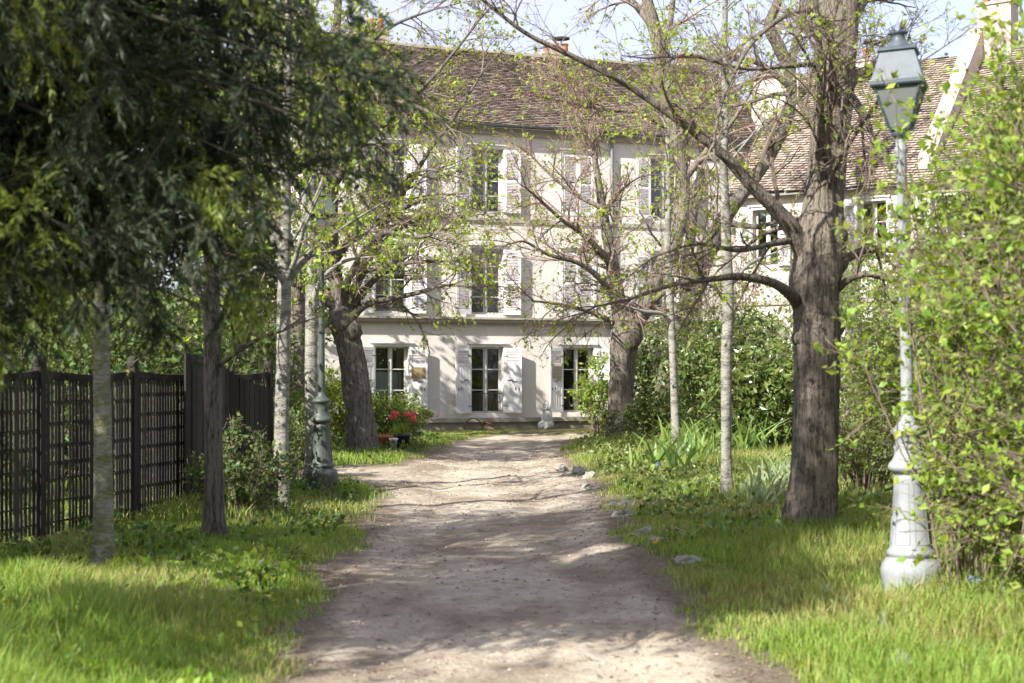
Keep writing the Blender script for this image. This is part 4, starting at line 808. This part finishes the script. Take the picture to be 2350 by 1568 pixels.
# close boarded gate with a swooping top at the fence end
def swoop_gate():
    d = (FB-FA)/np.linalg.norm(FB-FA); p = FB-d*2.6+np.array([.16,-.03]); t = thing('boarded_gate', 'dark close boarded gate with a curved sloping top against the fence end', 'gate', (p[0],p[1],gz(*p)), math.atan2(d[1],d[0])); rg = np.random.default_rng(3)
    a = Acc(); n = 17; 
    for k in range(n):
        u = k/(n-1); h = 1.76-.30*(1-math.cos(u*math.pi))/2-.1*u; x = u*2.2; a.box(x,x+.125,-.015+rg.normal()*.003,.012,.08,h)
    a.link('boards', 'wood', t); b = Acc(); b.box(0,2.3,.013,.05,.3,.42); b.box(0,2.3,.013,.05,1.1,1.22); b.link('rail', 'wood', t)
swoop_gate()
# stakes
p = at(631,1185,16.0); a = Acc(); a.add(*tubes([(p[0],p[1],-.1),(p[0]+.03,p[1],.72)],[.02,.018],8)); tag(a.link('wooden_stake','wood',None,org=(p[0],p[1],0)), 'thin dark stake beside the foot of a pale slim trunk', 'stake')

# ------------------------------------------------------------------ small things
def rock(label, x, y, w, h, seed, group='rough stones edging the path'):
    V=[]; n=12; m=8
    for i in range(m):
        la = -np.pi/2+np.pi*i/(m-1)
        for j in range(n):
            th = 2*np.pi*j/n; p = Vector((math.cos(la)*math.cos(th), math.cos(la)*math.sin(th), math.sin(la))); k = 1+.5*mnoise.noise(p*1.6+Vector((seed*3.1,0,0)))+.35*mnoise.noise(p*4+Vector((seed,5,0))); V.append((p.x*k*w/2, p.y*k*w/2*.8, p.z*k*h*.75))
    k = np.arange(m-1)[:,None]*n; j = np.arange(n)[None]; a = Acc(); a.add(V, np.stack([k+j,k+(j+1)%n,k+n+(j+1)%n,k+n+j],-1).reshape(-1,4)); o = a.link('stone','rock'); o.location=(x,y,gz(x,y)+h*.08); o.rotation_euler=(0,0,seed); tag(o,label,'stone',group)
for i,(px,py,w,h,lab) in enumerate([(1290,1078,.34,.14,'pale stone at the right path edge, furthest of the row towards the house'),(1325,1086,.40,.18,'lumpy pale stone at the right path edge next to the furthest one'),(1352,1098,.32,.16,'small pale stone near the two furthest edging stones'),
      (1345,1118,.30,.12,'flat stone at the right path edge below the far cluster'),(1425,1165,.46,.14,'flat grey stone in the grass left of the bare slim trunk'),(1432,1190,.36,.12,'grey stone just nearer than the flat one beside the slim trunk'),(1478,1240,.34,.13,'stone half sunk in grass left of the big linden foot'),(1505,1258,.36,.14,'grey stone nearest the linden along the right path edge'),(1585,1300,.34,.1,'dark flat stone in shade right of the path'),(1395,1080,.26,.10,'small pale stone deep in the grass beyond the path edge')]):
    Y = EYE*F/(py-HZ); rock(lab, (px-CX)/F*Y, Y, w*.72, h*.8, i+1)
Y = EYE*F/(1550-HZ); rock('pale stone in the grass at the bottom right corner', (2045-CX)/F*Y+.05, Y, .13, .1, 41)
def pot(name, label, x, y, r, h, m, group=None):
    t = thing(name, label, 'flower pot', (x,y,gz(x,y)-.01), 0, group); a = Acc(); a.add(*lathe([(0,0),(0,r*.72),(h*.82,r*.95),(h*.83,r*1.07),(h,r*1.1),(h,r*.98),(h*.85,r*.93)],24),0,True); a.link('pot', m, t)
    b = Acc(); b.add(*lathe([(h*.88,0.001),(h*.88,r*.95)],16)); b.link('soil','soil',t); return t
def tulips(label, x, y, z0, n, spread, seed, heads=True):
    rg = np.random.default_rng(seed); t = thing('tulip_bunch', label, 'tulips', (x,y,z0)); st = Acc(); hd = Acc()
    for k in range(n):
        q = rg.uniform(0,2*np.pi); r_ = spread*math.sqrt(rg.uniform()); ex, ey, ez = r_*math.cos(q)+.05, r_*math.sin(q), rg.uniform(.26,.42); st.add(*tubes([(ex*.3,ey*.3,0),(ex*.6,ey*.6,ez*.6),(ex,ey,ez)],[.006]*3,5))
        prof = [(0,.01),(.015,.035),(.05,.047),(.085,.042),(.105,.03),(.10,.02)]; V,f = lathe(prof,10); V = V*.92+np.array([ex,ey,ez-.01]); hd.add(V,f,0,True)
    c = rg.normal(size=(60,3))*np.array([.05,.05,.01])+np.array([0,0,.01]); st.add(*leaves(c,.22,rg,droop=-1.3,asp=.25,spread=.6),1); st.link('stems',['iris','fresh'],t); hd.link('flowers','tulip',t)
x,y = at(884,0,29.6)[0], 29.6; pot('flower_pot','round terracotta pot with a small trailing plant beside the leaning trunk',x,y,.155,.32,'terracotta'); 
a = Acc(); rg = np.random.default_rng(1); a.add(*leaves(np.array([x,y,gz(x,y)+.25])+rg.normal(size=(160,3))*np.array([.12,.08,.04]),.08,rg,droop=.2)); tag(a.link('trailing_plant','hedge',None,org=(x,y,gz(x,y)+.2)),'small trailing green plant growing in the terracotta pot','plant')
x2,y2 = at(922,0,29.8)[0], 29.8; pot('flower_pot','dark blue black pot under the red tulips',x2,y2,.175,.34,'pot_dark'); tulips('bunch of red tulips standing in the dark pot',x2,y2,gz(x2,y2)+.30,14,.30,4)
x3,y3 = at(903,0,29.3)[0], 29.3; pot('flower_pot','small whitish pot squeezed between the terracotta and the dark pot',x3,y3,.085,.26,'pot_white')
x4,y4 = at(956,0,34.5)[0], 34.5; pot('flower_pot','small pale pot on the grass behind the tulips, near the step',x4,y4,.13,.2,'pot_white')
x5,y5 = at(948,0,29.9)[0], 29.9; a = Acc(); a.add(*leaves(np.array([x5,y5,gz(x5,y5)+.12])+rg.normal(size=(220,3))*np.array([.07,.07,.07]),.07,rg,droop=.3)); tag(a.link('small_plant','ivy',None,org=(x5,y5,gz(x5,y5))),'small variegated leafy plant on the ground right of the dark pot','plant')
# stone figure by the step
def statue():
    x, y = HM.w(HM.s_of(1237), -.62); t = thing('stone_statue','small weathered white stone figure sitting in the grass against the house step','statue',(x,y,0)); a = Acc()
    def ell(cx,cy,cz,rx_,ry_,rz_,n=18,m=12,k=.12,sd=0):
        V=[]
        for i in range(m):
            la=-np.pi/2+np.pi*i/(m-1)
            for j in range(n):
                th=2*np.pi*j/n; p=Vector((math.cos(la)*math.cos(th),math.cos(la)*math.sin(th),math.sin(la))); q=1+k*mnoise.noise(p*2.4+Vector((sd,0,0))); V.append((cx+p.x*q*rx_,cy+p.y*q*ry_,cz+p.z*q*rz_))
        kk=np.arange(m-1)[:,None]*n; j=np.arange(n)[None]; a.add(V,np.stack([kk+j,kk+(j+1)%n,kk+n+(j+1)%n,kk+n+j],-1).reshape(-1,4),0,True)
    ell(0,0,.12,.20,.17,.20,k=.3,sd=1); ell(.01,0,.30,.175,.15,.22,k=.3,sd=2); ell(.02,0,.46,.13,.12,.14,k=.3,sd=3); ell(.0,-.01,.61,.125,.12,.12,k=.35,sd=4); ell(.06,-.02,.6,.07,.08,.08,k=.3,sd=14); ell(-.08,-.03,.57,.06,.07,.07,k=.3,sd=15); ell(-.02,0,.69,.10,.10,.09,k=.3,sd=5); ell(-.17,-.1,.09,.09,.09,.13,sd=6); ell(.12,-.08,.12,.08,.1,.12,sd=7); ell(.1,-.07,.33,.06,.06,.12,sd=8); ell(-.1,-.07,.33,.06,.06,.12,sd=9); ell(.0,-.13,.61,.035,.03,.04,sd=3)
    o = a.link('figure','whitestone',t); md = o.modifiers.new('remesh','REMESH'); md.mode='VOXEL'; md.voxel_size=.016; md.use_smooth_shade=True
statue()
def plough():
    x, y = HM.w(HM.s_of(1083), -.75); t = thing('iron_plough','rusty old iron garden plough with a curved handle lying in the grass before the step','garden tool',(x,y,.02),R(14)); a = Acc()
    th = np.linspace(np.pi*1.05, .25, 12); a.add(*tubes([(-.2+.27*math.cos(q),0,.02+.30*math.sin(q)) for q in th],[.018]*12,8),0,True); a.link('handle','rust',t)
    b = Acc(); b.add(*tubes([(.05,0,.10),(.15,.02,.2),(.3,0,.15),(.45,-.03,.05),(.5,-.05,-.02)],[.03,.045,.05,.035,.02],8),0,True)
    for k in range(7): b.add(*tubes([(.1+.05*k,0,.17),(.08+.055*k,-.08+.03*(k%3),.27 if k<4 else .2)],[.014,.005],5))
    for k in range(5): b.add(*tubes([(.12+.08*k,0,.14),(.1+.09*k,-.1,.0)],[.014,.007],5))
    b.link('tines','rust',t); c = Acc(); c.add(*tubes([(.07,-.09,.12)]+[(.07+.09*math.cos(q)*.2,-.0+.1*math.cos(q),.1+.1*math.sin(q)) for q in np.linspace(0,6.28,14)],[.012]*15,6)); c.link('wheel','rust',t)
plough()

# ------------------------------------------------------------------ grass and ground cover
def blades(name, label, n, xr, yr, hfun, wfun, seed, cond, mats, pm=.3, kind='stuff'):
    rg = np.random.default_rng(seed); y = yr[0]+(yr[1]-yr[0])*rg.uniform(0,1,n); half = .40*y+1.2; x = rg.uniform(-1,1,n)*np.minimum(half, xr)
    k = cond(x,y,rg); x=x[k]; y=y[k]; n=len(x); z = gh(x,y)-.01; h = hfun(x,y)*rg.uniform(.35,1.25,n); w = wfun(y)*rg.uniform(.7,1.3,n)
    q = rg.uniform(0,2*np.pi,n); s = np.stack([np.cos(q),np.sin(q),0*q],1); b = np.stack([np.cos(q+1.57+rg.normal(size=n)*.6),np.sin(q+1.57+rg.normal(size=n)*.6),0*q],1); ln = h*rg.uniform(.1,.75,n)
    p = np.stack([x,y,z],1); up = np.array([0,0,1.])
    m1 = p+up*h[:,None]*.55+b*ln[:,None]*.3; tp_ = p+up*(h*np.sqrt(np.clip(1-(ln/h*.6)**2,.2,1)))[:,None]+b*ln[:,None]; W_=w[:,None]*.5
    V = np.stack([p-s*W_,p+s*W_,m1+s*W_*.8,m1-s*W_*.8,tp_],1).reshape(-1,3); i=np.arange(n)[:,None]*5; a=Acc()
    dry = rg.uniform(size=n) < pm+.3*pn(x,y,.8,5)+np.where(x>0,.12,-.05); f4 = i+np.array([[0,1,2,3]]); f3 = i+np.array([[3,2,4]])
    a.v.append(V); a.n=len(V)
    for mi, s_ in ((0,~dry),(1,dry)):
        for f in (f4,f3): a.f.append(f[s_]); a.m.append(np.full(s_.sum(),mi)); a.sm.append(np.zeros(s_.sum(),bool))
    o = a.link(name, mats); tag(o, label, 'grass', kind='stuff'); return o
def pn(x,y,s,sd=0): return np.sin(x*s*1.7+sd)*np.sin(y*s*1.3+sd*2)+.6*np.sin(x*s*3.9+y*s*2.1+sd)+.4*np.sin(y*s*6.1-x*s*4.7+sd*3)
def cnd(edge, dens):
    def f(x,y,rg):
        d = -path_d(x,y) + .14*pn(x,y,1.1,2); p = np.clip((d-edge)/.35,0,1)*dens(x,y); p = np.where(y > 40.0+.36*(x+.7)-.2, 0, p); return rg.uniform(size=len(x)) < p
    return f
hL = lambda x,y: np.where(x<0, .07+.19*np.clip((-x-1.5)/.9,0,1)*np.clip((11.8-y)/3.2,.12,1), .08+.13*np.clip((x-1.3)/1.6,0,1))*(1+.25*pn(x,y,1.6,1))
blades('grass','tall bright green grass of the near verges on both sides of the path', 420000, 6.5, (5.2,14.5), hL, lambda y: .0055+.0003*y, 401, cnd(.02, lambda x,y: np.where(x<0,1.,.75)*np.clip(.72+.35*pn(x,y,2.1,4),.1,1)), ['grass','grass_y'], .25)
blades('grass','grass of the verges further along the path and below the house', 460000, 9, (14.5,41.5), lambda x,y: (.085+.05*pn(x,y,.9,3)+.10*np.clip((np.abs(x)-1.8)/2,0,1)*(y<37)).clip(.04,.3)*np.where(y>37.5,.35,1)*np.where((x<-1.6)&(y>28)&(y<32),.5,1), lambda y: .006+.00035*y, 402, cnd(.02, lambda x,y: np.clip(.72+.35*pn(x,y,1.4,7),.15,1)), ['grass','grass_y'], .35)
def cover(name,label,n,xr,yr,seed,m,ls,hh):
    rg=np.random.default_rng(seed); y=rg.uniform(yr[0],yr[1],n); x=rg.uniform(xr[0],xr[1],n); k=(path_d(x,y)<-.35)&(rg.uniform(size=n)<np.clip(.45+.6*pn(x,y,1.3,seed),0,1)); x=x[k];y=y[k]
    c=np.stack([x,y,gh(x,y)+rg.uniform(.0,1,len(x))*hh*np.clip(.6+.4*pn(x,y,2.2,1),.1,1.5)],1); a=Acc(); a.add(*leaves(c,ls,rg,droop=-.1,asp=.75)); tag(a.link(name,m),label,'ground plants',kind='stuff')
cover('ground_cover','low leafy weeds among the grass on the right verge',60000,(1.3,9),(13,36),611,'ivy',.07,.22)
cover('ground_cover','low leafy weeds along the fence foot on the left verge',40000,(-6,-1.7),(9,34),612,'garden',.06,.2)
cover('ground_cover','broad leaved weeds in the near left verge',14000,(-5,-1.5),(6,12),614,'fresh',.06,.12)
cover('ground_cover','small clover leaves in the near right verge',30000,(1.3,5.5),(6,13),613,'hedge',.03,.05)
def clump(label, x, y, n, h, w, seed, m, spread=.25, name='iris_clump', cat='plant', group='clumps of sword shaped leaves right of the path', fan=.55):
    rg=np.random.default_rng(seed); z=gz(x,y)-.02; th=rg.uniform(0,2*np.pi,n); p=np.stack([x+rg.normal(size=n)*spread*.5,y+rg.normal(size=n)*spread*.5,np.full(n,z)],1); hh=h*rg.uniform(.6,1.1,n)
    b=np.stack([rg.normal(size=n)*.8,rg.normal(size=n)*.5,np.zeros(n)],1)*fan; K=5; a=Acc(); u=np.linspace(0,1,K); q=rg.uniform(0,np.pi,n); s=np.stack([np.cos(q),np.sin(q)*.6,0*q],1)
    P=p[:,None]+np.array([0,0,1.])*(hh[:,None]*u)[:,:,None]*(1-.18*u**2)[None,:,None]+b[:,None]*(hh[:,None]*u**1.7)[:,:,None]; Wd=(w*np.array([.7,1,.95,.7,.02]))[None,:,None]*.5
    V=np.stack([P-s[:,None]*Wd,P+s[:,None]*Wd],2).reshape(-1,3); i=np.arange(n)[:,None,None]*K*2; k=np.arange(K-1)[None,:,None]*2; f=(i+k+np.array([0,1,3,2])[None,None]).reshape(-1,4); a.add(V,f); tag(a.link(name,m,None,org=(x,y,z)),label,cat,group)
cl = [(1545,1095,26,.62,.035,'iris','fan of sword leaves left of the slim bare trunk'),(1600,1070,30,.62,.03,'iris','tall sword leaves behind, between the slim pale trunk and the bare one'),(1640,1040,34,.55,.025,'iris','deep green sword leaves just left of the bare slim trunk'),(1720,1060,46,.75,.028,'iris','tall arching leaves between the bare slim trunk and the linden'),
      (1770,1050,46,.8,.028,'iris','tall arching leaves touching the left side of the linden trunk'),(1750,1175,34,.5,.028,'iris_blue','grey green sword leaves left of the linden foot'),(1790,1150,44,.5,.02,'iris_blue','pale grassy leaf clump against the linden trunk'),(1635,1255,16,.3,.02,'iris','small dark upright leaf tuft in the grass left of the linden foot'),
      (1960,1130,30,.6,.035,'iris','blue green leaves behind the pale lamp, right of the linden'),(2010,1100,30,.6,.035,'iris_blue','grey green leaves between the linden and the pale lamp'),(1690,1000,40,.7,.03,'iris','sword leaves in front of the laurel, right of the bare slim trunk'),(1575,1020,30,.6,.03,'iris','sword leaves before the laurel, right of the slim pale trunk')]
for i,(px,py,n,h,w,m,lab) in enumerate(cl):
    Y=EYE*F/(max(py,1035)-HZ); clump(lab,(px-CX)/F*Y,Y,int(n*1.6),h*(1.25 if Y>18 else .95),w*(1.7 if Y>18 else 1.3),500+i,m,spread=.28 if Y<20 else .5)
for i,(px,py,n,lab) in enumerate([(1935,1420,5,'pair of broad pale tulip leaves in the grass left of the lamp foot'),(2010,1470,6,'broad pale leaves in the grass in front of the lamp'),(1900,1395,5,'small broad leaves at the shade edge right of the path'),(2290,1420,9,'clump of broad pale leaves at the hedge foot in the right corner'),(2060,1400,4,'broad leaf touching the lamp foot'),(2330,1440,8,'broad drooping leaves at the right picture edge')]):
    Y=EYE*F/(py-HZ); clump(lab,(px-CX)/F*Y,Y,n,.2,.035,530+i,'iris_blue',spread=.12,name='broad_leaf_plant',group='broad leaved plants near the lamp')
def scatter(name,label,n,seed,m,ls,yr,band,cat,asp=.7,hz=.012,flat=True):
    rg=np.random.default_rng(seed); y=rg.uniform(yr[0],yr[1],n); x=rg.uniform(-4,4,n); d=path_d(x,y); k=rg.uniform(size=n)<np.interp(d,*band)*np.clip(.7+.6*pn(x,y,1.9,seed),.1,1.3); x=x[k];y=y[k]; c=np.stack([x,y,gh(x,y)+rg.uniform(.002,hz,len(x))],1); a=Acc()
    nn=len(c); q=rg.uniform(0,6.28,nn); dr=np.stack([np.cos(q),np.sin(q),rg.uniform(-.1,.35,nn)],1); s=np.stack([-np.sin(q),np.cos(q),rg.uniform(-.3,.3,nn)],1); L=(ls*rg.uniform(.5,1.3,nn))[:,None]; V=np.stack([c,c+dr*L*.5+s*L*asp*.5,c+dr*L,c+dr*L*.5-s*L*asp*.5],1).reshape(-1,3); V[:,2]=np.maximum(V[:,2],np.repeat(c[:,2],4)-.001)
    a.add(V,np.arange(nn*4).reshape(-1,4)); tag(a.link(name,m),label,cat,kind='stuff')
scatter('leaf_litter','brown dead leaves scattered along the path edges',70000,601,'litter',.030,(5.5,30),([-.7,-.3,.0,.35,.8,1.2],[0,.4,.75,.35,.12,.07]),'leaves')
rgp=np.random.default_rng(8)
def pebbles():
    n=2200; y=rgp.uniform(5.5,30,n); x=rgp.uniform(-2,2,n); k=path_d(x,y)>.02; x=x[k];y=y[k];n=len(x); r=rgp.uniform(.004,.014,n)*(1+.03*y); c=np.stack([x,y,gh(x,y)+r*.2],1)
    o8=np.array([(1,0,0),(0,1,0),(-1,0,0),(0,-1,0),(0,0,.7),(0,0,-.5)],float); V=(c[:,None]+o8[None]*r[:,None,None]*rgp.uniform(.7,1.3,(n,6,1))).reshape(-1,3); f=np.array([(0,1,4),(1,2,4),(2,3,4),(3,0,4),(1,0,5),(2,1,5),(3,2,5),(0,3,5)]); a=Acc(); a.add(V,(np.arange(n)[:,None,None]*6+f[None]).reshape(-1,3)); tag(a.link('gravel','pebble'),'small pale pebbles on the path','gravel',kind='stuff')
pebbles()
def flower(label,px,py,m,name,k,seed,hh=.16):
    Y=EYE*F/(py-HZ); x=(px-CX)/F*Y; rg=np.random.default_rng(seed); t=thing(name,label,'flower',(x,Y,gz(x,Y)),0,'small wild flowers beside the path'); a=Acc(); b=Acc()
    for _ in range(k):
        ex,ey=rg.normal(size=2)*.05; a.add(*tubes([(0,0,0),(ex,ey,hh)],[.003,.003],4)); b.add(*leaves(np.repeat([[ex,ey,hh]],9,0),.018+.0005*Y,rg,droop=-.4,asp=.7))
    a.link('stem','iris',t); b.link('petals',m,t)
for i,(px,py,m,nm,k,lab) in enumerate([(1434,1178,'yellow','yellow_flower',2,'yellow flower beside the flat grey stone at the path edge'),(1604,1232,'yellow','yellow_flower',2,'yellow flower in the grass left of the linden foot'),(1512,1262,'yellow','yellow_flower',3,'yellow flowers beside the last edging stone'),(20,1440,'yellow','yellow_flower',2,'yellow flower in tall grass at the lower left edge'),(1508,1080,'blue','blue_flower',4,'blue flower spike left of the fan of sword leaves'),(555,1165,'yellow','yellow_flower',2,'yellow flower by the foot of the fence end'),(2238,1400,'blue','blue_flower',3,'small blue flowers at the hedge foot right of the lamp')]):
    flower(lab,px,py+20,m,nm,k,700+i,.2 if m=='blue' else .14)
print('objects', len(D.objects), 'verts', sum(len(m.vertices) for m in D.meshes))
